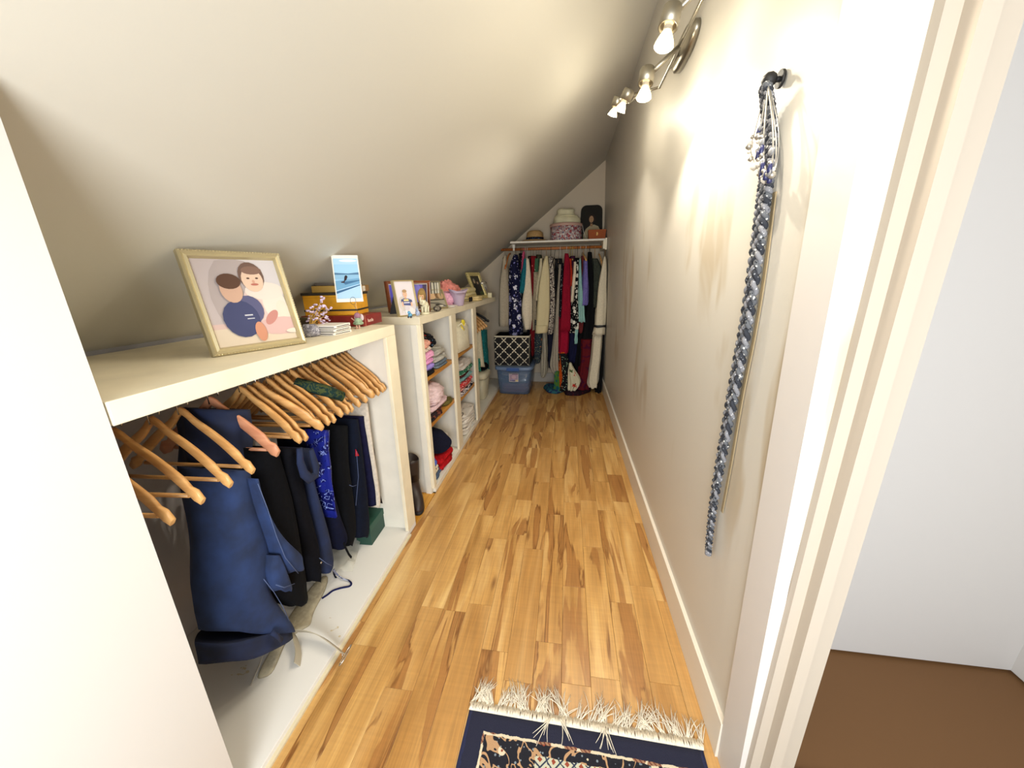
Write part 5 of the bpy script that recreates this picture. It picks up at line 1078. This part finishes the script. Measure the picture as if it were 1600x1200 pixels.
hung('dark_purple_dress', 'blackish purple dress deep behind the crimson dress', 'dress', [(402, 887, 896), (450, 885, 900), (520, 886, 908), (580, 890, 918)], 4.94, fabric('aubergine', (28, 18, 30), .15), .09, seed=46)
th_ = empty('triangle_hanger', ony(866, 402, 4.90), 'empty black triangular hanger showing before the dark dress', 'hanger')
p0, p1, p2 = ony(866, 402, 4.72), ony(873, 421, 4.72), ony(859, 422, 4.72)
B().tube([p0, p1, p2, p0], .0045, 6).done('hanger_frame', BKH, th_)
B().tube([p0, Vector((p0.x, p0.y + .06, p0.z + .02)), Vector((p0.x, RY, rz0 - .03)), Vector((p0.x, RY + .02, rz0 + .0)), Vector((p0.x, RY, rz0 + .022))], .003, 6).done('hook', BKH, th_)
for (u0, v0, u1, v1, lab) in ((795, 398, 789, 420, 'bare amber wooden hanger tip beside the beige cardigan'), (911, 398, 916, 407, 'pale rounded wooden hanger end by the periwinkle blouse'), (937, 399, 944, 425, 'pale wooden hanger arm beside the white robe')):
    a_, c_ = ony(u0, v0, 4.86), ony(u1, v1, 4.64); h = empty('wooden_hanger', a_, lab, 'hanger')
    B().tube(crv([Vector((a_.x, RY, a_.z + .02)), a_, (a_ + c_) / 2 + Vector((0, 0, .008)), c_], 8), [.010] * 4 + [.012] * 3 + [.008], 8, flat=1.2).done('hanger_arms', HANGW if u0 > 800 else RODW, h)
    B().tube([(a_.x, RY, a_.z + .02), (a_.x, RY, rz0 - .02), (a_.x, RY + .02, rz0), (a_.x, RY, rz0 + .02)], .002, 5).done('hook', STEEL, h)
# scarf heap on the floor below
puddle('scarf_heap', [(848, 606), (856, 602), (868, 604), (880, 603), (884, 611), (870, 616), (856, 614)], 0.0, .05, patterned('scarf_blue', (34, 36, 80), [(12, .1, (40, 90, 100), 'n')]), 'blue violet scarf end pooled on the planks below the coat', 'scarf', 3)
puddle('dark_scarf', [(880, 612), (890, 610), (906, 606), (922, 604), (924, 612), (905, 619), (884, 618)], 0.0, .05, patterned('scarf_dark', (34, 16, 26), [(26, .16, (130, 30, 40)), (40, .1, (90, 110, 120))]), 'dark wine scarf pooled on the planks below the flowered bag', 'scarf', 4)
# ---------------- on the shelf
ZK = SZ + .0005; YK = 5.03
def K(u, y=YK): return ony(u, 374, y).x
STR = mat('straw', (168, 134, 84), .8, nz=.15, nscale=120, bump=.6)
xc = K(836); t = empty('straw_hat', (xc, 5.0, ZK), 'straw hat with a blue striped band on the far shelf', 'hat')
b = B().lathe((0, 0, 0), [(.0, .004), (.17, .012), (.175, .016), (.17, .020), (.112, .012), (.110, .07), (.102, .115), (.07, .138), (.0, .145)], 28, sy=1.05); me = bpy.data.meshes.new('straw_shell'); b.bm.to_mesh(me); b.bm.free(); me.materials.append(STR); link('straw_shell', me, t)
b = B().lathe((0, 0, 0), [(.113, .014), (.116, .016), (.114, .055), (.111, .056)], 28, sy=1.05); me = bpy.data.meshes.new('hat_band'); b.bm.to_mesh(me); b.bm.free(); me.materials.append(patterned('band_blue', (52, 76, 110), [(20, .12, (20, 22, 34), 'n')])); link('hat_band', me, t)
x0, x1 = K(860), K(908.5); r_ = (x1 - x0) / 2; xc = (x0 + x1) / 2; hb = ony(884, 350, YK - .05).z - ZK
HB = patterned('rose_paper', (170, 150, 148), [(22, .36, (206, 196, 190)), (20, .36, (150, 70, 76)), (26, .34, (206, 200, 196)), (30, .3, (96, 100, 124)), (36, .3, (150, 60, 66))])
t = empty('hat_box', (xc, 5.02, ZK), 'round floral hat box with a pink rim on the far shelf', 'hat box')
for nm, prof, m in (('box_side', [(r_ * .985, 0), (r_, .003), (r_, hb - .02)], HB), ('lid', [(r_ * 1.03, hb - .035), (r_ * 1.04, hb - .03), (r_ * 1.04, hb - .002), (r_ * 1.0, hb), (.01, hb)], mat('rose_rim', (186, 150, 136), .6))):
    b = B().lathe((0, 0, 0), prof, 36); me = bpy.data.meshes.new(nm); b.bm.to_mesh(me); b.bm.free(); me.materials.append(m); link(nm, me, t)
b = B().tube([(r_ * 1.02, -.05, hb - .02), (r_ * 1.1, -.06, hb * .5), (r_ * 1.3, -.07, .01)], .0025, 5); me = bpy.data.meshes.new('cord'); b.bm.to_mesh(me); b.bm.free(); me.materials.append(WH); link('cord', me, t)
zt = ZK + hb + .001; FE = mat('cream_felt', (214, 206, 170), .8, nz=.05, nscale=10, bump=.15)
t = empty('felt_hat', (xc + .005, 5.02, zt), 'soft cream felt hat with a slouched crown resting on the hat box', 'hat')
b = B(); rg = []
for rr_, z, sx_ in ((.01, .002, 0), (.165, .004, 0), (.172, .014, 0), (.170, .03, .0), (.165, .055, -.005), (.142, .085, -.01), (.112, .105, -.012), (.102, .125, -.012), (.112, .15, -.008), (.104, .168, -.006), (.07, .178, 0), (.02, .176, 0)):
    rg.append([Vector((sx_ + rr_ * math.cos(a) * (1 + .05 * math.sin(3 * a + z * 30)), rr_ * math.sin(a) * .85 * (1 + .04 * math.sin(4 * a)), z + .008 * math.sin(2 * a + 1) * (z > .02))) for a in (2 * math.pi * i / 36 for i in range(36))])
b.rings(rg); me = bpy.data.meshes.new('felt_shell'); b.bm.to_mesh(me); b.bm.free(); me.materials.append(FE); link('felt_shell', me, t)
b = B().tube([(.142 * math.cos(a), .12 * math.sin(a), .086 + .003 * math.sin(3 * a)) for a in (2 * math.pi * i / 36 for i in range(37))], .006, 6); me = bpy.data.meshes.new('hat_cord'); b.bm.to_mesh(me); b.bm.free(); me.materials.append(FE); link('hat_cord', me, t)
# arched dark portrait
a_ = ony(905, 374, 5.18); c_ = ony(941, 374, 5.18); hh_ = ony(921, 320, 5.20).z - ZK; wd = c_.x - a_.x
t = empty('arched_portrait', ((a_.x + c_.x) / 2, 5.17, ZK), 'dark arch-topped portrait of a woman in white leaning on the far wall', 'portrait'); t.rotation_euler = (-.10, 0, 0)
def arch(w_, h_, r0):
    P_ = [(-w_ / 2, 0), (w_ / 2, 0)]
    for k_ in range(7): q = k_ / 6 * math.pi / 2; P_.append((w_ / 2 - r0 + r0 * math.cos(q) - .012 * (1), h_ - r0 + r0 * math.sin(q)))
    for k_ in range(7): q = math.pi / 2 + k_ / 6 * math.pi / 2; P_.append((-w_ / 2 + r0 + r0 * math.cos(q) + .012, h_ - r0 + r0 * math.sin(q)))
    return P_
b = B().poly([(x_, 0, z_) for x_, z_ in arch(wd, hh_, .07)], .02, (0, 1, 0)); me = bpy.data.meshes.new('panel'); bmesh.ops.recalc_face_normals(b.bm, faces=b.bm.faces); b.bm.to_mesh(me); b.bm.free(); me.materials.append(mat('portrait_dark', (30, 26, 20), .8)); link('panel', me, t)
w_ = wd; shp = [('p', [(x_ / wd * .94 + .5, z_ / hh_ * .97 + .015) for x_, z_ in arch(wd, hh_, .07)], (30, 27, 20)), ('p', [(.18, .02), (.92, .02), (.90, .30), (.80, .42), (.62, .47), (.46, .45), (.28, .36), (.16, .2)], (168, 152, 120)), ('r', .46, .42, .56, .56, (150, 116, 84)), ('e', .52, .63, .17, .13, (40, 28, 22)), ('e', .50, .615, .095, .095, (172, 136, 100)), ('e', .47, .625, .012, .008, (50, 34, 26)), ('e', .53, .625, .012, .008, (50, 34, 26)), ('e', .50, .565, .02, .008, (130, 60, 50)), ('e', .7, .2, .1, .14, (150, 130, 100))]
me = shapes_mesh(shp, Vector((-wd / 2, -.0005, 0)), Vector((1, 0, 0)), Vector((0, 0, 1)), wd, hh_, clip=False); link('photo_print', me, t)
LB = mat('tan_leather', (150, 72, 20), .75); t = empty('leather_box', (K(932, 4.95), 4.95, ZK), 'brown leather box with a flared top beside the dark portrait', 'box')
wv = (K(946, 4.95) - K(918.5, 4.95)) / 2; zz = ony(930, 359, 4.9).z - ZK
b = B(); rg = [[Vector((sx_ * s_ * wv, sy_ * .07 * s_, z)) for sx_, sy_ in ((-1, -1), (1, -1), (1, 1), (-1, 1))] for s_, z in ((.9, 0), (1.0, zz), (.94, zz), (.86, .01))]
b.rings(rg, smooth=False, cap=False); b.poly(rg[0]); me = bpy.data.meshes.new('case'); b.bm.to_mesh(me); b.bm.free(); me.materials.append(LB); link('case', me, t)
b = B().box((-.012, -.072, zz * .4), (.012, -.064, zz * .75), .002); me = bpy.data.meshes.new('clasp'); b.bm.to_mesh(me); b.bm.free(); me.materials.append(mat('dark_brass', (120, 90, 50), .3, .8)); link('clasp', me, t)
# ---------------- storage box and lattice cube
t = empty('storage_box', (-.67, 4.82, .001), 'translucent blue plastic storage box with a paper label on the floor', 'storage box'); t.rotation_euler.z = -.03
BP = mat('blue_plastic', (104, 126, 158), .25, alpha=.5, coat=.2); hx, hy_, hz = .245, .27, .385
def rr(w_, d_, z, n=40, e=.28): return [Vector((w_ * math.copysign(abs(math.cos(a)) ** e, math.cos(a)), d_ * math.copysign(abs(math.sin(a)) ** e, math.sin(a)), z)) for a in (2 * math.pi * (i + .5) / n for i in range(n))]
b = B().rings([rr(hx * .80, hy_ * .84, 0), rr(hx * .86, hy_ * .9, .006), rr(hx * .98, hy_ * .98, hz - .04), rr(hx * .965, hy_ * .965, hz - .04), rr(hx * .85, hy_ * .88, .012)]); me = bpy.data.meshes.new('tub'); b.bm.to_mesh(me); b.bm.free(); me.materials.append(BP); link('tub', me, t)
b = B().rings([rr(hx * 1.02, hy_ * 1.02, hz - .045), rr(hx * 1.06, hy_ * 1.05, hz - .04), rr(hx * 1.06, hy_ * 1.05, hz - .01), rr(hx * 1.0, hy_ * 1.0, hz), rr(hx * .9, hy_ * .9, hz - .002)]); me = bpy.data.meshes.new('lid'); b.bm.to_mesh(me); b.bm.free(); me.materials.append(mat('blue_lid', (116, 138, 172), .3, alpha=.8)); link('lid', me, t)
bpart(t, 'handle', (-.085, -hy_ * 1.10, hz - .05), (.085, -hy_ * 1.03, hz - .005), mat('handle_blue', (48, 84, 146), .35), .006)
b = B(); fold(b, (0, 0, .012), (hx * 1.55, hy_ * 1.6, .12), 3, 71, amp=.012); me = bpy.data.meshes.new('pink_linen'); b.bm.to_mesh(me); b.bm.free(); me.materials.append(fabric('linen_pink', (206, 160, 176))); link('pink_linen', me, t)
b = B(); fold(b, (0, 0, .14), (hx * 1.6, hy_ * 1.6, .10), 2, 72, amp=.02); me = bpy.data.meshes.new('dark_linen'); b.bm.to_mesh(me); b.bm.free(); me.materials.append(fabric('linen_teal', (44, 84, 96))); link('dark_linen', me, t)
b = B(); fold(b, (0, 0, .245), (hx * 1.6, hy_ * 1.6, .08), 2, 73, amp=.02); me = bpy.data.meshes.new('white_linen'); b.bm.to_mesh(me); b.bm.free(); me.materials.append(fabric('linen_white', (206, 204, 196))); link('white_linen', me, t)
lab = [('r', 0, 0, 1, 1, (206, 196, 190)), ('r', .04, .05, .96, .95, (160, 138, 156)), ('r', .02, .88, .98, .97, (44, 36, 44)), ('r', .06, .84, .34, .88, (220, 214, 214)), ('e', .5, .55, .26, .2, (186, 158, 168)), ('r', .05, .10, .36, .16, (60, 76, 130)), ('r', .34, .06, .66, .16, (24, 36, 96)), ('r', .68, .06, .95, .24, (206, 186, 130)), ('r', .3, .2, .5, .26, (110, 140, 196)), ('r', .25, .3, .27, .84, (120, 100, 130))]
me = shapes_mesh(lab, Vector((-.055, -hy_ * .985, .185)), Vector((1, 0, .0)), Vector((0, -.05, 1)).normalized(), .125, .12); link('paper_label', me, t)
t = empty('lattice_cube', (-.70, 4.83, .3875), 'black fabric storage cube with a cream lattice print on the blue box', 'storage cube'); t.rotation_euler.z = -.02
cw, cd, ch = .238, .20, .40; CUB = fabric('cube_black', (12, 11, 12), .1)
b = B().rings([rr(cw, cd, 0, 48, .14), rr(cw, cd, ch, 48, .14), rr(cw * .97, cd * .97, ch, 48, .14), rr(cw * .96, cd * .96, .02, 48, .14)]); me = bpy.data.meshes.new('cube_shell'); b.bm.to_mesh(me); b.bm.free(); me.materials.append(mat('cube_cream', (206, 196, 172), .8)); link('cube_shell', me, t)
b = B().rings([rr(cw * .955, cd * .955, ch - .002, 48, .14), rr(cw * .95, cd * .95, .03, 48, .14)], cap=False); me = bpy.data.meshes.new('lining'); b.bm.to_mesh(me); b.bm.free(); me.materials.append(CUB); link('lining', me, t)
def quatre(s):
    P_ = []
    for k_ in range(64):
        a = 2 * math.pi * k_ / 64; d = .5 / (abs(math.cos(a)) + abs(math.sin(a))); q = (a % (math.pi / 2)) / (math.pi / 2)
        bump_ = .05 * (abs(math.sin(a * 2)) ** 4) - .075 * (abs(math.sin(a * 4)) ** 3)
        P_.append(((d * .93 + bump_ * .5) * math.cos(a) * s, (d * .93 + bump_ * .5) * math.sin(a) * s))
    return P_
per = 2 * cw / 3.5; sh_ = []
H_ = ch - .02
for face, wlen, o_, ex in (('f', 2 * cw, Vector((-cw, -cd - .0006, 0)), Vector((1, 0, 0))), ('s', 2 * cd, Vector((cw + .0006, -cd, 0)), Vector((0, 1, 0)))):
    sh_ = []
    for r__ in range(-1, 8):
        for c__ in range(-1, 9):
            cx_, cy_ = (c__ + (.5 if r__ % 2 else 0)) * per, r__ * per / 2
            pts = [(cx_ + x_ * .97, cy_ + y_ * .97) for x_, y_ in quatre(per)]
            pts = [(min(wlen - .004, max(.004, x_)) / wlen, min(H_, max(.002, y_)) / ch) for x_, y_ in pts]
            if max(p[0] for p in pts) - min(p[0] for p in pts) < .02 or max(p[1] for p in pts) - min(p[1] for p in pts) < .02: continue
            sh_.append(('p', pts, (18, 15, 16)))
    me = shapes_mesh(sh_, o_, ex, Vector((0, 0, 1)), wlen, ch, lift=0.0, base=.0006); link('lattice_print', me, t)
heap('dark_garment', (-.70, 4.84, .43), (.34, .27, .33), BLK2, 'dark cloth bundle inside the lattice cube', 'cloth', 8, .12)

# ================================================================== RIGHT WALL: WOVEN BELT AND NECKLACES
def wallp(u, v, off=.012):
    p = onx(u, v, .49)
    for _ in range(4): p = onx(u, v, xr(p.z) - off)
    return p
bp = [wallp(*q) for q in ((1204, 268), (1197, 320), (1186, 400), (1171, 500), (1156, 580), (1141, 660), (1128, 730), (1118, 790), (1113, 830), (1110, 862))]
hk = wallp(1202, 125, .03)
bp = [hk + Vector((0, 0, -.01)), wallp(1206, 180), wallp(1208, 225)] + bp
cv = crv(bp, 420); L_ = len(cv)
t = empty('woven_belt', hk, 'long braided grey and black woven belt hanging down the painted wall', 'belt')
YG = patterned('yarn_grey', (124, 124, 128), [(140, .2, (206, 206, 206)), (90, .2, (90, 92, 98))]); YD = patterned('yarn_dark', (50, 52, 58), [(140, .2, (140, 142, 146))])
YM = patterned('yarn_mixed', (92, 94, 98), [(120, .3, (40, 42, 46)), (90, .24, (200, 198, 192))])
def width(q): return (.019 if q < .62 else .019 - (.009) * (q - .62) / .38) * (1 if q > .12 else .6 + q * 3.3)
for s_ in range(6):
    pts = []; side = -1 if s_ < 3 else 1
    for i, p in enumerate(cv):
        q = i / (L_ - 1); ph = q * 2 * math.pi * 26 + (s_ % 3) * 2 * math.pi / 3 + side
        pts.append(p + Vector((-.007 - .0045 * math.sin(2 * ph), (.52 * side + .48 * math.sin(ph)) * width(q), 0.0)))
    B().tube(pts, [.0066 * (1 if i / L_ < .62 else 1 - .4 * (i / L_ - .62) / .38) for i in range(L_)], 6).done('strand', (YG, YD, YM)[s_ % 3], t)
B().lathe(cv[-1] + Vector((-.006, 0, -.012)), [(.004, -.004), (.010, 0), (.011, .012), (.008, .02)], 12).done('knot', YG, t)
tn = crv([wallp(1211, 300, .004), wallp(1196, 420, .004), wallp(1180, 520, .004), wallp(1160, 620, .004), wallp(1143, 720, .004), wallp(1128, 800, .004)], 40)
b = B(); strap(b, tn, .012, .003, up=Vector((0, 1, 0)), tilt=0).done('leather_backing', mat('belt_backing', (150, 132, 100), .6), t)
h = empty('wall_hook', hk, 'black knobbed hook on the painted wall carrying belt and necklaces', 'hook')
B().tube([hk + Vector((.03, 0, 0)), hk], .006, 8).ball(hk, .016, 2).done('knob', BLACK, h)
B().lathe(hk + Vector((.026, 0, 0)), [(.018, 0), (.018, .006)], 16, (-1, 0, 0)).done('hook_plate', BLACK, h)
SILB = mat('silver_bead', (176, 172, 164), .3, .7); BLUB = mat('cobalt_bead', (34, 38, 80), .3); GRYB = mat('grey_shell', (130, 130, 132), .35); CLRB = mat('clear_bead', (214, 208, 196), .1)
nk = [([(1197, 135), (1186, 180), (1177, 215), (1173, 225), (1174, 240), (1182, 260), (1196, 275), (1212, 262), (1216, 200), (1207, 135)], 'thin silver chain necklace looping widest, with a few charms', .0011, 9, (SILB, CLRB)),
      ([(1199, 135), (1192, 180), (1188, 205), (1187, 235), (1190, 262), (1199, 278), (1210, 265), (1212, 210), (1205, 135)], 'beaded necklace of cobalt and grey shell pieces', .0016, 16, (GRYB, BLUB, SILB, CLRB)),
      ([(1200, 135), (1195, 190), (1193, 230), (1195, 260), (1201, 270), (1207, 250), (1207, 190), (1203, 135)], 'short beaded necklace of grey stones and dark blue drops', .0018, 14, (SILB, GRYB, BLUB))]
for i, (px_, lab_, r_, nb, ms) in enumerate(nk):
    P_ = [wallp(u, v, .026 + .009 * i) for u, v in px_]; P_[0] = hk + Vector((-.004, -.006, .012)); P_[-1] = hk + Vector((-.004, .006, .012)); c_ = crv(P_, 60)
    t = empty('necklace', hk, lab_, 'necklace', 'necklaces on the wall hook'); B().tube(c_, r_, 5).done('chain', SILB, t)
    for k_ in range(nb):
        p = c_[12 + int(k_ * 36 / nb)] + Vector((-.003, 0, -.004)); m = ms[k_ % len(ms)]; b = B()
        if m is BLUB: b.lathe(p, [(.002, -.011), (.0055, -.009), (.0045, .007), (.002, .01)], 8)
        elif m is GRYB: b.ball(p, .010, 2, sx=.35, sy=1, sz=.85)
        else: b.ball(p, .0055 + .002 * (k_ % 3), 1)
        b.done('bead', m, t)
